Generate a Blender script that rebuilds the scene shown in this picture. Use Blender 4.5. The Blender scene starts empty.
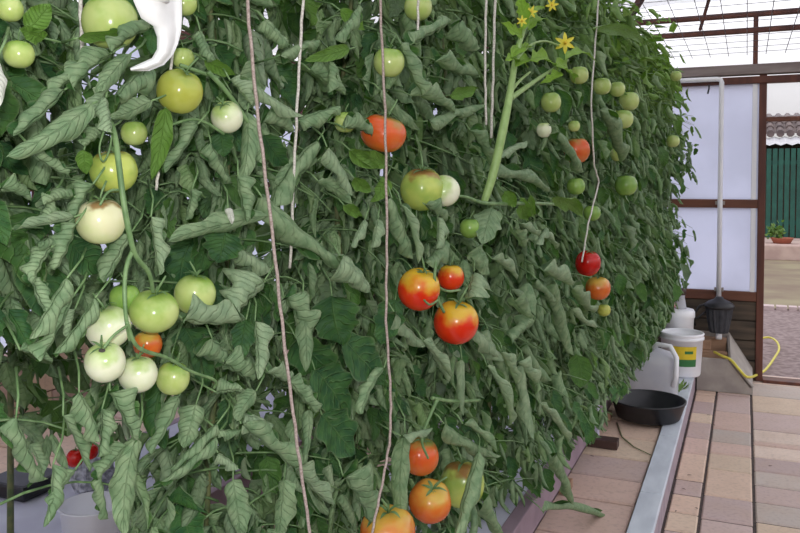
import bpy, math, random
import numpy as np
from mathutils import Vector, Matrix

S = bpy.context.scene
COL = S.collection
PI = math.pi
rng = np.random.default_rng(7)
random.seed(7)

# ------------------------------------------------------------------ camera
FPX, PITCH, YAW, HORIZON, CAMH = 800.0, math.radians(2), math.atan(345 / 800), 182.0, 1.35
CY = HORIZON + FPX * math.tan(PITCH)            # pixel row of the optical axis
cam_d = bpy.data.cameras.new('camera'); cam = bpy.data.objects.new('camera', cam_d); COL.objects.link(cam)
cam.location = (0, 0, CAMH); cam.rotation_euler = (PI / 2 - PITCH, 0, YAW)
cam_d.sensor_width = 36; cam_d.lens = 36.0; cam_d.shift_y = (CY - 266.5) / 800.0
cam_d.clip_start = .02; cam_d.clip_end = 300
S.camera = cam
RM = np.array(cam.rotation_euler.to_matrix())
CO = np.array([0, 0, CAMH])

def ray(px, py):
    d = RM @ np.array([(px - 400) / FPX, -(py - CY) / FPX, -1.0])
    return d                                     # depth 1 along the axis
def proj(P):
    q = (np.asarray(P) - CO) @ RM
    z = -q[..., 2]
    return 400 + FPX * q[..., 0] / z, CY - FPX * q[..., 1] / z, z
def on_z(px, py, z): d = ray(px, py); return CO + d * ((z - CAMH) / d[2])
def on_y(px, py, y): d = ray(px, py); return CO + d * (y / d[1])
FY = np.array([-1, .9, 1.3, 1.7, 2.2, 3.0, 4.0, 5.6]); FX = np.array([-.84, -.78, -.66, -.58, -.52, -.46, -.40, -.33])
def face(y): return np.interp(y, FY, FX)
def on_face(px, py, off=0.0):
    d = ray(px, py); t0, t1 = .3, 9.0
    for _ in range(40):
        t = (t0 + t1) / 2; p = CO + d * t
        if p[0] > face(p[1]) + off: t0 = t
        else: t1 = t
    return CO + d * t0

# ------------------------------------------------------------------ mesh tools
class MB:
    def __init__(s): s.v = []; s.f = []; s.m = []; s.n = 0; s.a = []; s.b = []
    def add(s, v, f, m=0, a=None, b=None):
        v = np.asarray(v, float).reshape(-1, 3); f = np.asarray(f, int)
        s.v.append(v); s.f.append(f + s.n); s.m.append(np.full(len(f), m)); s.n += len(v)
        s.a.append(np.zeros((len(v), 3)) + (0 if a is None else a)); s.b.append(np.zeros((len(v), 3)) + (0 if b is None else b))
    def box(s, lo, hi, m=0, a=None, M=None):
        x0, y0, z0 = lo; x1, y1, z1 = hi
        v = np.array([(x0,y0,z0),(x1,y0,z0),(x1,y1,z0),(x0,y1,z0),(x0,y0,z1),(x1,y0,z1),(x1,y1,z1),(x0,y1,z1)], float)
        if M is not None: v = np.array([list(M @ Vector(p)) for p in v])
        s.add(v, [(0,3,2,1),(4,5,6,7),(0,1,5,4),(1,2,6,5),(2,3,7,6),(3,0,4,7)], m, a)
    def tube(s, P, R, n=6, m=0, a=None, b=None):
        P = np.asarray(P, float); k = len(P); R = np.zeros(k) + R
        T = np.gradient(P, axis=0); T /= np.linalg.norm(T, axis=1)[:, None] + 1e-9
        u = np.cross(T[0], (0.31, .2, .93) if abs(T[0][2]) < .9 else (1, 0, 0)); u /= np.linalg.norm(u)
        vs = []
        an = np.arange(n) * 2 * PI / n
        for i in range(k):
            u = u - T[i] * u.dot(T[i]); u /= np.linalg.norm(u) + 1e-9; w = np.cross(T[i], u)
            vs.append(P[i] + R[i] * (np.cos(an)[:, None] * u + np.sin(an)[:, None] * w))
        vs.append(P[:1]); vs.append(P[-1:])
        f = []
        for i in range(k - 1):
            for j in range(n):
                j2 = (j + 1) % n; f.append((i*n+j, i*n+j2, (i+1)*n+j2, (i+1)*n+j))
        for j in range(n):
            j2 = (j + 1) % n
            f.append((k*n, j2, j, k*n)); f.append((k*n+1, (k-1)*n+j, (k-1)*n+j2, k*n+1))
        s.add(np.vstack(vs), f, m, a, b)
    def lathe(s, prof, c=(0, 0, 0), n=32, m=0, sq=None, close=False):
        an = np.arange(n) * 2 * PI / n; vs = []
        for r, z in prof:
            vs.append(np.stack([c[0] + r*np.cos(an), c[1] + r*np.sin(an), c[2] + z + 0*an], 1))
        f = [(i*n+j, i*n+(j+1) % n, (i+1)*n+(j+1) % n, (i+1)*n+j) for i in range(len(prof)-1) for j in range(n)]
        s.add(np.vstack(vs), f, m)
    def prism(s, poly, y0, y1, m=0):              # polygon in XZ extruded along Y (convex or fan friendly)
        k = len(poly); v = [(x, y0, z) for x, z in poly] + [(x, y1, z) for x, z in poly]
        c0 = np.mean(v[:k], axis=0); c1 = np.mean(v[k:], axis=0); v += [tuple(c0), tuple(c1)]
        f = [(i, (i+1) % k, k+(i+1) % k, k+i) for i in range(k)]
        f += [(2*k, (i+1) % k, i, 2*k) for i in range(k)] + [(2*k+1, k+i, k+(i+1) % k, 2*k+1) for i in range(k)]
        s.add(v, f, m)
    def mesh(s, name, mats, smooth=False, attrs=False):
        V = np.vstack(s.v); F = np.vstack(s.f); Mi = np.concatenate(s.m)
        tri = F[:, 0] == F[:, 3]
        tot = np.where(tri, 3, 4); st = np.concatenate([[0], np.cumsum(tot)[:-1]])
        keep = np.ones(F.shape, bool); keep[tri, 3] = False
        li = F[keep]
        me = bpy.data.meshes.new(name)
        me.vertices.add(len(V)); me.vertices.foreach_set('co', V.astype(np.float32).ravel())
        me.loops.add(len(li)); me.loops.foreach_set('vertex_index', li.astype(np.int32))
        me.polygons.add(len(F)); me.polygons.foreach_set('loop_start', st.astype(np.int32))
        me.polygons.foreach_set('material_index', Mi.astype(np.int32))
        me.polygons.foreach_set('use_smooth', np.full(len(F), smooth))
        for m in (mats if isinstance(mats, (list, tuple)) else [mats]): me.materials.append(m)
        me.update(calc_edges=True)
        if attrs:
            for nm, arr in (('leafuv', s.a), ('leafvar', s.b)):
                at = me.attributes.new(nm, 'FLOAT_VECTOR', 'POINT'); at.data.foreach_set('vector', np.vstack(arr).astype(np.float32).ravel())
        return me
    def obj(s, name, mats, parent=None, smooth=False, attrs=False, bevel=0, loc=None):
        o = bpy.data.objects.new(name, s.mesh(name, mats, smooth, attrs)); COL.objects.link(o)
        if parent is not None:
            o.parent = parent
            if loc is None and parent.get('wl'): o.location = -Vector(parent['wl'])
        if loc is not None: o.location = loc
        if bevel:
            md = o.modifiers.new('bevel', 'BEVEL'); md.width = bevel; md.segments = 2; md.limit_method = 'ANGLE'
        return o

def tag(o, label=None, cat=None, group=None, kind=None):
    if label: o['label'] = label
    if cat: o['category'] = cat
    if group: o['group'] = group
    if kind: o['kind'] = kind
    return o
def empty(name, loc, label=None, cat=None, group=None):
    o = bpy.data.objects.new(name, None); COL.objects.link(o); o.location = loc; o.empty_display_size = .05
    o['wl'] = [float(v) for v in loc]
    return tag(o, label, cat, group)

# ------------------------------------------------------------------ materials
def mat(name):
    m = bpy.data.materials.new(name); m.use_nodes = True; nt = m.node_tree; nt.nodes.clear()
    out = nt.nodes.new('ShaderNodeOutputMaterial'); return m, nt, out
def N(nt, t, **k):
    n = nt.nodes.new(t)
    for a, b in k.items():
        if a.startswith('i_'): n.inputs[a[2:].replace('_', ' ')].default_value = b
        else: setattr(n, a, b)
    return n
def mix(nt, fac, A, B, mode='MIX'):
    n = nt.nodes.new('ShaderNodeMix'); n.data_type = 'RGBA'; n.blend_type = mode
    for i, v in ((0, fac), (6, A), (7, B)):
        if isinstance(v, bpy.types.NodeSocket): nt.links.new(v, n.inputs[i])
        elif i == 0: n.inputs[0].default_value = v
        else: n.inputs[i].default_value = (*v, 1)
    return n.outputs[2]
def math_(nt, op, a, b=None, clamp=False):
    n = nt.nodes.new('ShaderNodeMath'); n.operation = op; n.use_clamp = clamp
    for i, v in enumerate((a, b)):
        if v is None: continue
        if isinstance(v, bpy.types.NodeSocket): nt.links.new(v, n.inputs[i])
        else: n.inputs[i].default_value = v
    return n.outputs[0]
def ss(nt, v, a, b, c=0., d=1.):
    n = nt.nodes.new('ShaderNodeMapRange'); n.interpolation_type = 'SMOOTHSTEP'
    nt.links.new(v, n.inputs[0])
    for i, q in enumerate((a, b, c, d)): n.inputs[1 + i].default_value = q
    return n.outputs[0]
def L(h):                                        # sRGB 0-255 -> linear
    return tuple((c/255/12.92 if c/255 <= .04045 else ((c/255+.055)/1.055)**2.4) for c in h)

def simple(name, c, rough=.6, c2=None, scale=20, stretch=(1, 1, 1), bump=.0, metal=0, detail=4, spec=.5, trans=0):
    m, nt, out = mat(name)
    p = N(nt, 'ShaderNodeBsdfPrincipled'); p.inputs['Roughness'].default_value = rough; p.inputs['Metallic'].default_value = metal
    p.inputs['Specular IOR Level'].default_value = spec
    tc = N(nt, 'ShaderNodeTexCoord'); mp = N(nt, 'ShaderNodeMapping'); mp.inputs['Scale'].default_value = stretch
    nt.links.new(tc.outputs['Object'], mp.inputs[0])
    nz = N(nt, 'ShaderNodeTexNoise'); nz.inputs['Scale'].default_value = scale; nz.inputs['Detail'].default_value = detail
    nt.links.new(mp.outputs[0], nz.inputs[0])
    f = ss(nt, nz.outputs[0], .3, .7)
    col = mix(nt, f, c, c2 or tuple(v*.85 for v in c))
    nt.links.new(col, p.inputs['Base Color'])
    if bump:
        b = N(nt, 'ShaderNodeBump'); b.inputs['Strength'].default_value = bump; b.inputs['Distance'].default_value = .01
        nt.links.new(nz.outputs[0], b.inputs['Height']); nt.links.new(b.outputs[0], p.inputs['Normal'])
    sh = p.outputs[0]
    if trans:
        tr = N(nt, 'ShaderNodeBsdfTranslucent'); nt.links.new(col, tr.inputs[0])
        mx = N(nt, 'ShaderNodeMixShader'); mx.inputs[0].default_value = trans
        nt.links.new(sh, mx.inputs[1]); nt.links.new(tr.outputs[0], mx.inputs[2]); sh = mx.outputs[0]
    nt.links.new(sh, out.inputs[0]); return m

def leaf_material():
    m, nt, out = mat('tomato_leaf')
    uv = N(nt, 'ShaderNodeAttribute', attribute_name='leafuv'); va = N(nt, 'ShaderNodeAttribute', attribute_name='leafvar')
    su = N(nt, 'ShaderNodeSeparateXYZ'); nt.links.new(uv.outputs['Vector'], su.inputs[0])
    sv = N(nt, 'ShaderNodeSeparateXYZ'); nt.links.new(va.outputs['Vector'], sv.inputs[0])
    u, v = su.outputs[0], su.outputs[1]
    av = math_(nt, 'ABSOLUTE', v)
    mid = ss(nt, av, .0, .07, 1, 0)
    n0 = N(nt, 'ShaderNodeTexNoise'); n0.inputs['Scale'].default_value = 38; tc0 = N(nt, 'ShaderNodeTexCoord'); nt.links.new(tc0.outputs['Object'], n0.inputs[0])
    q = math_(nt, 'FRACT', math_(nt, 'ADD', math_(nt, 'SUBTRACT', math_(nt, 'MULTIPLY', u, 8.0), math_(nt, 'MULTIPLY', av, 1.7)), math_(nt, 'MULTIPLY', n0.outputs[0], 1.6)))
    lat = ss(nt, math_(nt, 'ABSOLUTE', math_(nt, 'SUBTRACT', q, .5)), .0, .16, 1, 0)
    vein = math_(nt, 'MAXIMUM', mid, math_(nt, 'MULTIPLY', lat, .7))
    geo = N(nt, 'ShaderNodeNewGeometry')
    nz = N(nt, 'ShaderNodeTexNoise'); nz.inputs['Scale'].default_value = 55; nz.inputs['Detail'].default_value = 3
    tc = N(nt, 'ShaderNodeTexCoord'); nt.links.new(tc.outputs['Object'], nz.inputs[0])
    nf = ss(nt, nz.outputs[0], .3, .7)
    up = mix(nt, nf, L((48, 86, 56)), L((72, 112, 62)))
    un = mix(nt, nf, L((112, 140, 104)), L((144, 166, 128)))
    up = mix(nt, math_(nt, 'MULTIPLY', vein, .35), up, L((110, 142, 88)))
    un = mix(nt, math_(nt, 'MULTIPLY', vein, .17), un, L((92, 124, 80)))
    col = mix(nt, geo.outputs['Backfacing'], un, up)
    col = mix(nt, sv.outputs[1], col, L((122, 158, 52)))          # fresh, yellow-green growth
    col = mix(nt, sv.outputs[2], col, L((205, 205, 196)))         # bleached
    edge = math_(nt, 'MULTIPLY', ss(nt, av, .88, 1.0), .2)
    col = mix(nt, edge, col, L((168, 176, 138)))
    hs = N(nt, 'ShaderNodeHueSaturation'); nt.links.new(col, hs.inputs['Color']); nt.links.new(sv.outputs[0], hs.inputs['Value'])
    col = hs.outputs[0]
    p = N(nt, 'ShaderNodeBsdfPrincipled'); p.inputs['Roughness'].default_value = .55; p.inputs['Specular IOR Level'].default_value = .22
    nt.links.new(col, p.inputs['Base Color'])
    tr = N(nt, 'ShaderNodeBsdfTranslucent')
    nt.links.new(mix(nt, .6, col, L((130, 190, 40))), tr.inputs[0])
    bm = N(nt, 'ShaderNodeBump'); bm.inputs['Strength'].default_value = .7; bm.inputs['Distance'].default_value = .0028
    h = math_(nt, 'ADD', math_(nt, 'MULTIPLY', vein, -1.0), math_(nt, 'MULTIPLY', nz.outputs[0], .9))
    nt.links.new(h, bm.inputs['Height']); nt.links.new(bm.outputs[0], p.inputs['Normal']); nt.links.new(bm.outputs[0], tr.inputs['Normal'])
    mx = N(nt, 'ShaderNodeMixShader'); mx.inputs[0].default_value = .2
    nt.links.new(p.outputs[0], mx.inputs[1]); nt.links.new(tr.outputs[0], mx.inputs[2]); nt.links.new(mx.outputs[0], out.inputs[0])
    return m

def tomato_material(name, low, high, crown, c0=.15, c1=.5, scar=None, blush=None):
    """low = colour of the belly, high = patches, crown = round the stalk (object +Z)"""
    m, nt, out = mat(name)
    tc = N(nt, 'ShaderNodeTexCoord'); sp = N(nt, 'ShaderNodeSeparateXYZ'); nt.links.new(tc.outputs['Object'], sp.inputs[0])
    nz = N(nt, 'ShaderNodeTexNoise'); nz.inputs['Scale'].default_value = 26; nz.inputs['Detail'].default_value = 3
    oi = N(nt, 'ShaderNodeObjectInfo'); va = N(nt, 'ShaderNodeVectorMath', operation='ADD'); nt.links.new(tc.outputs['Object'], va.inputs[0])
    cb = N(nt, 'ShaderNodeCombineXYZ'); nt.links.new(oi.outputs['Random'], cb.inputs[0]); nt.links.new(cb.outputs[0], va.inputs[1])
    nt.links.new(va.outputs[0], nz.inputs[0])
    col = mix(nt, ss(nt, nz.outputs[0], .35, .68), low, high)
    z = math_(nt, 'ADD', math_(nt, 'MULTIPLY', sp.outputs[2], 1/.036), math_(nt, 'MULTIPLY', math_(nt, 'SUBTRACT', nz.outputs[0], .5), 1.7))
    if blush: col = mix(nt, ss(nt, z, -.3, -.9), col, blush)
    col = mix(nt, ss(nt, z, c0, c1 + .45), col, crown)
    p = N(nt, 'ShaderNodeBsdfPrincipled'); p.inputs['Roughness'].default_value = .22; p.inputs['Specular IOR Level'].default_value = .5
    p.inputs['Subsurface Weight'].default_value = .12; p.inputs['Subsurface Radius'].default_value = (.01, .006, .003); p.inputs['Subsurface Scale'].default_value = .5
    nt.links.new(col, p.inputs['Base Color']); nt.links.new(p.outputs[0], out.inputs[0]); return m

M = {}
M['leaf'] = leaf_material()
M['stem'] = simple('green_stem', L((122, 152, 100)), .5, L((92, 124, 76)), 60, bump=.15)
M['oldstem'] = simple('woody_stem', L((120, 122, 78)), .6, L((84, 100, 62)), 40, bump=.2)
M['calyx'] = simple('calyx_green', L((86, 120, 70)), .6, L((110, 140, 88)), 60)
M['t_white'] = tomato_material('tomato_pale', L((222, 228, 190)), L((232, 234, 206)), L((172, 196, 118)), .2, .6)
M['t_brown'] = tomato_material('tomato_pale_brown_crown', L((222, 220, 178)), L((212, 218, 160)), L((158, 128, 84)), .5, .35)
M['t_green'] = tomato_material('tomato_green', L((190, 204, 128)), L((176, 196, 108)), L((140, 172, 78)), .0, .5)
M['t_yellow'] = tomato_material('tomato_turning', L((172, 176, 74)), L((186, 192, 92)), L((140, 160, 70)), .3, .7)
M['t_deep'] = tomato_material('tomato_grass_green', L((142, 176, 84)), L((122, 160, 74)), L((112, 152, 66)), .1, .5)
M['t_mottle'] = tomato_material('tomato_mottled', L((186, 198, 98)), L((152, 178, 84)), L((150, 112, 60)), .6, .5)
M['t_red'] = tomato_material('tomato_red', L((214, 46, 18)), L((222, 62, 22)), L((216, 176, 52)), .05, .35)
M['t_orange'] = tomato_material('tomato_orange', L((214, 108, 40)), L((206, 92, 34)), L((204, 170, 74)), .1, .5)
M['t_half'] = tomato_material('tomato_half_ripe', L((212, 88, 36)), L((206, 110, 50)), L((146, 152, 78)), .3, .6, blush=L((216, 120, 46)))
M['t_deepred'] = tomato_material('tomato_deep_red', L((196, 22, 14)), L((176, 16, 12)), L((190, 40, 18)), .5, .8)
M['scar'] = simple('dark_scar', L((70, 66, 58)), .8)
M['twine_pink'] = simple('twine_beige', L((188, 172, 164)), .8, L((150, 132, 124)), 300)
M['twine_white'] = simple('twine_white', L((226, 222, 212)), .8, L((186, 180, 170)), 300)
M['petal'] = simple('yellow_petal', L((244, 232, 90)), .5, L((236, 222, 70)), 60, trans=.3)
M['anther'] = simple('orange_anther', L((232, 190, 40)), .5)
M['wood'] = simple('dark_red_timber', L((106, 60, 44)), .6, L((78, 42, 34)), 14, (1, 1, .15), bump=.2)
M['woodh'] = simple('brown_rail_timber', L((118, 72, 52)), .6, L((88, 52, 38)), 14, (.15, 1, 1), bump=.2)
M['lintel'] = simple('weathered_lintel', L((150, 138, 134)), .7, L((116, 100, 96)), 14, (.15, 1, 1), bump=.2)
M['plank'] = simple('dark_brown_planks', L((96, 82, 68)), .8, L((62, 54, 46)), 10, (.3, 1, 3), bump=.3)  # the boards' own dark brown
M['blockwood'] = simple('pale_offcut_wood', L((176, 140, 112)), .7, L((140, 108, 84)), 20, (.3, 1, 1), bump=.2)
M['white_plastic'] = simple('white_plastic', L((243, 243, 245)), .35, L((236, 236, 242)), 8)
M['jerry'] = simple('translucent_white_plastic', L((226, 226, 230)), .35, L((214, 214, 222)), 8, trans=.35)
M['black_plastic'] = simple('black_plastic', L((36, 36, 40)), .4, L((28, 28, 32)), 30)
M['grey_black'] = simple('grey_black_plastic', L((62, 64, 70)), .5, L((44, 46, 52)), 30)
M['yellow'] = simple('yellow_label', L((228, 200, 44)), .5)
M['green_label'] = simple('green_label', L((54, 122, 64)), .5)
M['hose'] = simple('yellow_hose', L((222, 212, 84)), .45, L((204, 188, 70)), 40)
M['pinkred'] = simple('red_pink_plastic', L((206, 92, 96)), .5, L((226, 190, 188)), 60)
M['dark_brown'] = simple('dark_brown_plastic', L((70, 48, 42)), .5)
M['grey_paint'] = simple('grey_painted_board', L((168, 160, 152)), .7, L((146, 138, 132)), 10, bump=.1)
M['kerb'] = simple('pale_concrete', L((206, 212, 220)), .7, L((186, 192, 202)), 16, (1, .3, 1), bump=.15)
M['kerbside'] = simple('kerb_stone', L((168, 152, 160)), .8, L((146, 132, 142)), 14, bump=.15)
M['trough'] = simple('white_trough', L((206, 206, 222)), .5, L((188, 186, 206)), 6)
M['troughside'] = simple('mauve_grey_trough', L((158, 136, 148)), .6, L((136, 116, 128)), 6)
M['shoot'] = simple('pale_young_stem', L((156, 186, 116)), .5, L((138, 168, 100)), 50)
M['terracotta'] = simple('terracotta', L((176, 104, 82)), .8)
M['greenpaint'] = simple('green_painted_metal', L((30, 92, 78)), .5, L((24, 76, 66)), 6)
M['rooftile'] = simple('roof_tile', L((120, 104, 100)), .8, L((92, 80, 80)), 5, bump=.2)
M['corrug'] = simple('corrugated_sheet', L((214, 212, 214)), .5, L((190, 188, 194)), 4)
M['render_wall'] = simple('plastered_wall', L((200, 176, 166)), .9, L((178, 152, 144)), 4, bump=.2)
M['gravel'] = simple('gravel_ground', L((152, 134, 132)), .95, L((118, 100, 98)), 22, bump=.6, detail=10)
M['mud'] = simple('mossy_ground', L((150, 140, 112)), .95, L((126, 108, 92)), 1.2, bump=.5, detail=8)
M['edging'] = simple('pale_edging_stone', L((204, 184, 182)), .9)
M['wire'] = simple('galvanised_wire', L((92, 86, 96)), .5, metal=.4)
M['soil'] = simple('dark_compost', L((44, 36, 32)), .95, L((30, 24, 22)), 40, bump=.5)
M['mesh_bag'] = simple('crumpled_clear_wrap', L((190, 190, 200)), .3, L((120, 120, 130)), 60, bump=.6)

def stone_material():
    m, nt, out = mat('sandstone_paving')
    a = N(nt, 'ShaderNodeAttribute', attribute_name='leafuv')
    tc = N(nt, 'ShaderNodeTexCoord'); nz = N(nt, 'ShaderNodeTexNoise'); nz.inputs['Scale'].default_value = 7; nz.inputs['Detail'].default_value = 8
    nt.links.new(tc.outputs['Object'], nz.inputs[0])
    n2 = N(nt, 'ShaderNodeTexNoise'); n2.inputs['Scale'].default_value = 60; n2.inputs['Detail'].default_value = 5; nt.links.new(tc.outputs['Object'], n2.inputs[0])
    c = mix(nt, ss(nt, nz.outputs[0], .35, .7, 0, .3), a.outputs['Color'], L((188, 160, 140)))
    c = mix(nt, ss(nt, n2.outputs[0], .45, .75, 0, .22), c, L((110, 92, 92)))
    p = N(nt, 'ShaderNodeBsdfPrincipled'); p.inputs['Roughness'].default_value = .8; nt.links.new(c, p.inputs['Base Color'])
    b = N(nt, 'ShaderNodeBump'); b.inputs['Strength'].default_value = .25; b.inputs['Distance'].default_value = .004
    nt.links.new(n2.outputs[0], b.inputs['Height']); nt.links.new(b.outputs[0], p.inputs['Normal'])
    nt.links.new(p.outputs[0], out.inputs[0]); return m
M['stone'] = stone_material()
M['joint'] = simple('sand_joint', L((84, 72, 68)), .95, L((58, 50, 48)), 50)

def clear_material(name, tint, opacity, translucent=.6, vary=0):
    m, nt, out = mat(name)
    t = N(nt, 'ShaderNodeBsdfTransparent'); d = N(nt, 'ShaderNodeBsdfPrincipled'); d.inputs['Roughness'].default_value = .3
    tr = N(nt, 'ShaderNodeBsdfTranslucent')
    tc = N(nt, 'ShaderNodeTexCoord'); nz = N(nt, 'ShaderNodeTexNoise'); nz.inputs['Scale'].default_value = 2.2; nz.inputs['Detail'].default_value = 4
    nt.links.new(tc.outputs['Object'], nz.inputs[0])
    c = mix(nt, ss(nt, nz.outputs[0], .35, .65, 0, 1), tint, tuple(v*(1-vary) for v in tint))
    nt.links.new(c, d.inputs['Base Color']); nt.links.new(c, tr.inputs[0])
    a = N(nt, 'ShaderNodeMixShader'); a.inputs[0].default_value = translucent; nt.links.new(d.outputs[0], a.inputs[1]); nt.links.new(tr.outputs[0], a.inputs[2])
    b = N(nt, 'ShaderNodeMixShader'); b.inputs[0].default_value = opacity; nt.links.new(t.outputs[0], b.inputs[1]); nt.links.new(a.outputs[0], b.inputs[2])
    nt.links.new(b.outputs[0], out.inputs[0]); return m
M['sheet'] = clear_material('clear_roof_sheet', (.95, .95, 1), .12)
M['roofsheet'] = clear_material('whitened_roof_sheet', (.9, .9, .95), .42, .4)
M['poly'] = clear_material('cloudy_polycarbonate', (.84, .87, 1.0), .85, .92, .1)
M['cup'] = clear_material('milky_clear_plastic', (.95, .95, 1.0), .62, .3)

# ------------------------------------------------------------------ leaflets
def leaflet(mb, p0, p1, nrm, W, roll=.5, rollR=None, bend=0., side=0., twist=0., wav=.05, lob=.15, nu=10, nv=6, var=(1, 0, 0), test=None, ex=.8):
    """One rolled leaflet from p0 to p1; nrm = upper-side direction, W = flat half width, roll in radians (half angle)."""
    p0 = np.asarray(p0, float); d = np.asarray(p1, float) - p0; Ln = np.linalg.norm(d); d = d / Ln
    n = np.asarray(nrm, float); n = n - d * n.dot(d); n /= np.linalg.norm(n) + 1e-9; b = np.cross(n, d)
    u = np.linspace(0, 1, nu + 1)[:, None]; v = np.linspace(-1, 1, nv + 1)[None, :]
    ph = rng.uniform(0, 6.28, 4)
    w = W * np.clip(np.sin(PI * np.clip(u, 0.0, 1) ** .72), 0, 1) ** ex * (1 + lob * np.sin(2*PI*3.3*u + ph[0] + 1.5*np.sign(v)) * np.abs(v))
    w = np.maximum(w, W * .03)
    rr = roll if rollR is None else rollR
    A = np.where(v < 0, roll, rr) * (.75 + .35 * np.sin(PI * np.clip(u + .1*np.sin(ph[1]), 0, 1))) * (1 + .15*np.sin(5*u + ph[2])) + .02
    ang = v * A
    xs = w * np.sin(ang) / A; zs = w * (1 - np.cos(ang)) / A
    zs = zs + wav * W * np.sin(u * 13 + ph[3] + v * 1.5) * v**2 * 1.6 + .25*wav*W*np.sin(u*21+ph[1])
    tw = twist * (u - .5); ct, st = np.cos(tw), np.sin(tw)
    X = xs * ct - zs * st; Z = xs * st + zs * ct
    arc = 4 * u * (1 - u)
    Pn = p0 + (u * Ln)[..., None] * d + (arc * bend * Ln + Z)[..., None] * n + (arc * side * Ln + X)[..., None] * b
    Pn = Pn.reshape(-1, 3)
    if test is not None and not test(Pn): return False
    i = np.arange(nu)[:, None] * (nv + 1) + np.arange(nv)[None, :]
    i = i.ravel(); f = np.stack([i, i + 1, i + nv + 2, i + nv + 1], 1)
    a = np.stack([np.broadcast_to(u, (nu+1, nv+1)).ravel(), np.broadcast_to(v, (nu+1, nv+1)).ravel(), np.zeros((nu+1)*(nv+1))], 1)
    mb.add(Pn, f, 0, a, np.array(var, float)); return True

def unit(v): v = np.asarray(v, float); return v / (np.linalg.norm(v) + 1e-9)

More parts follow.
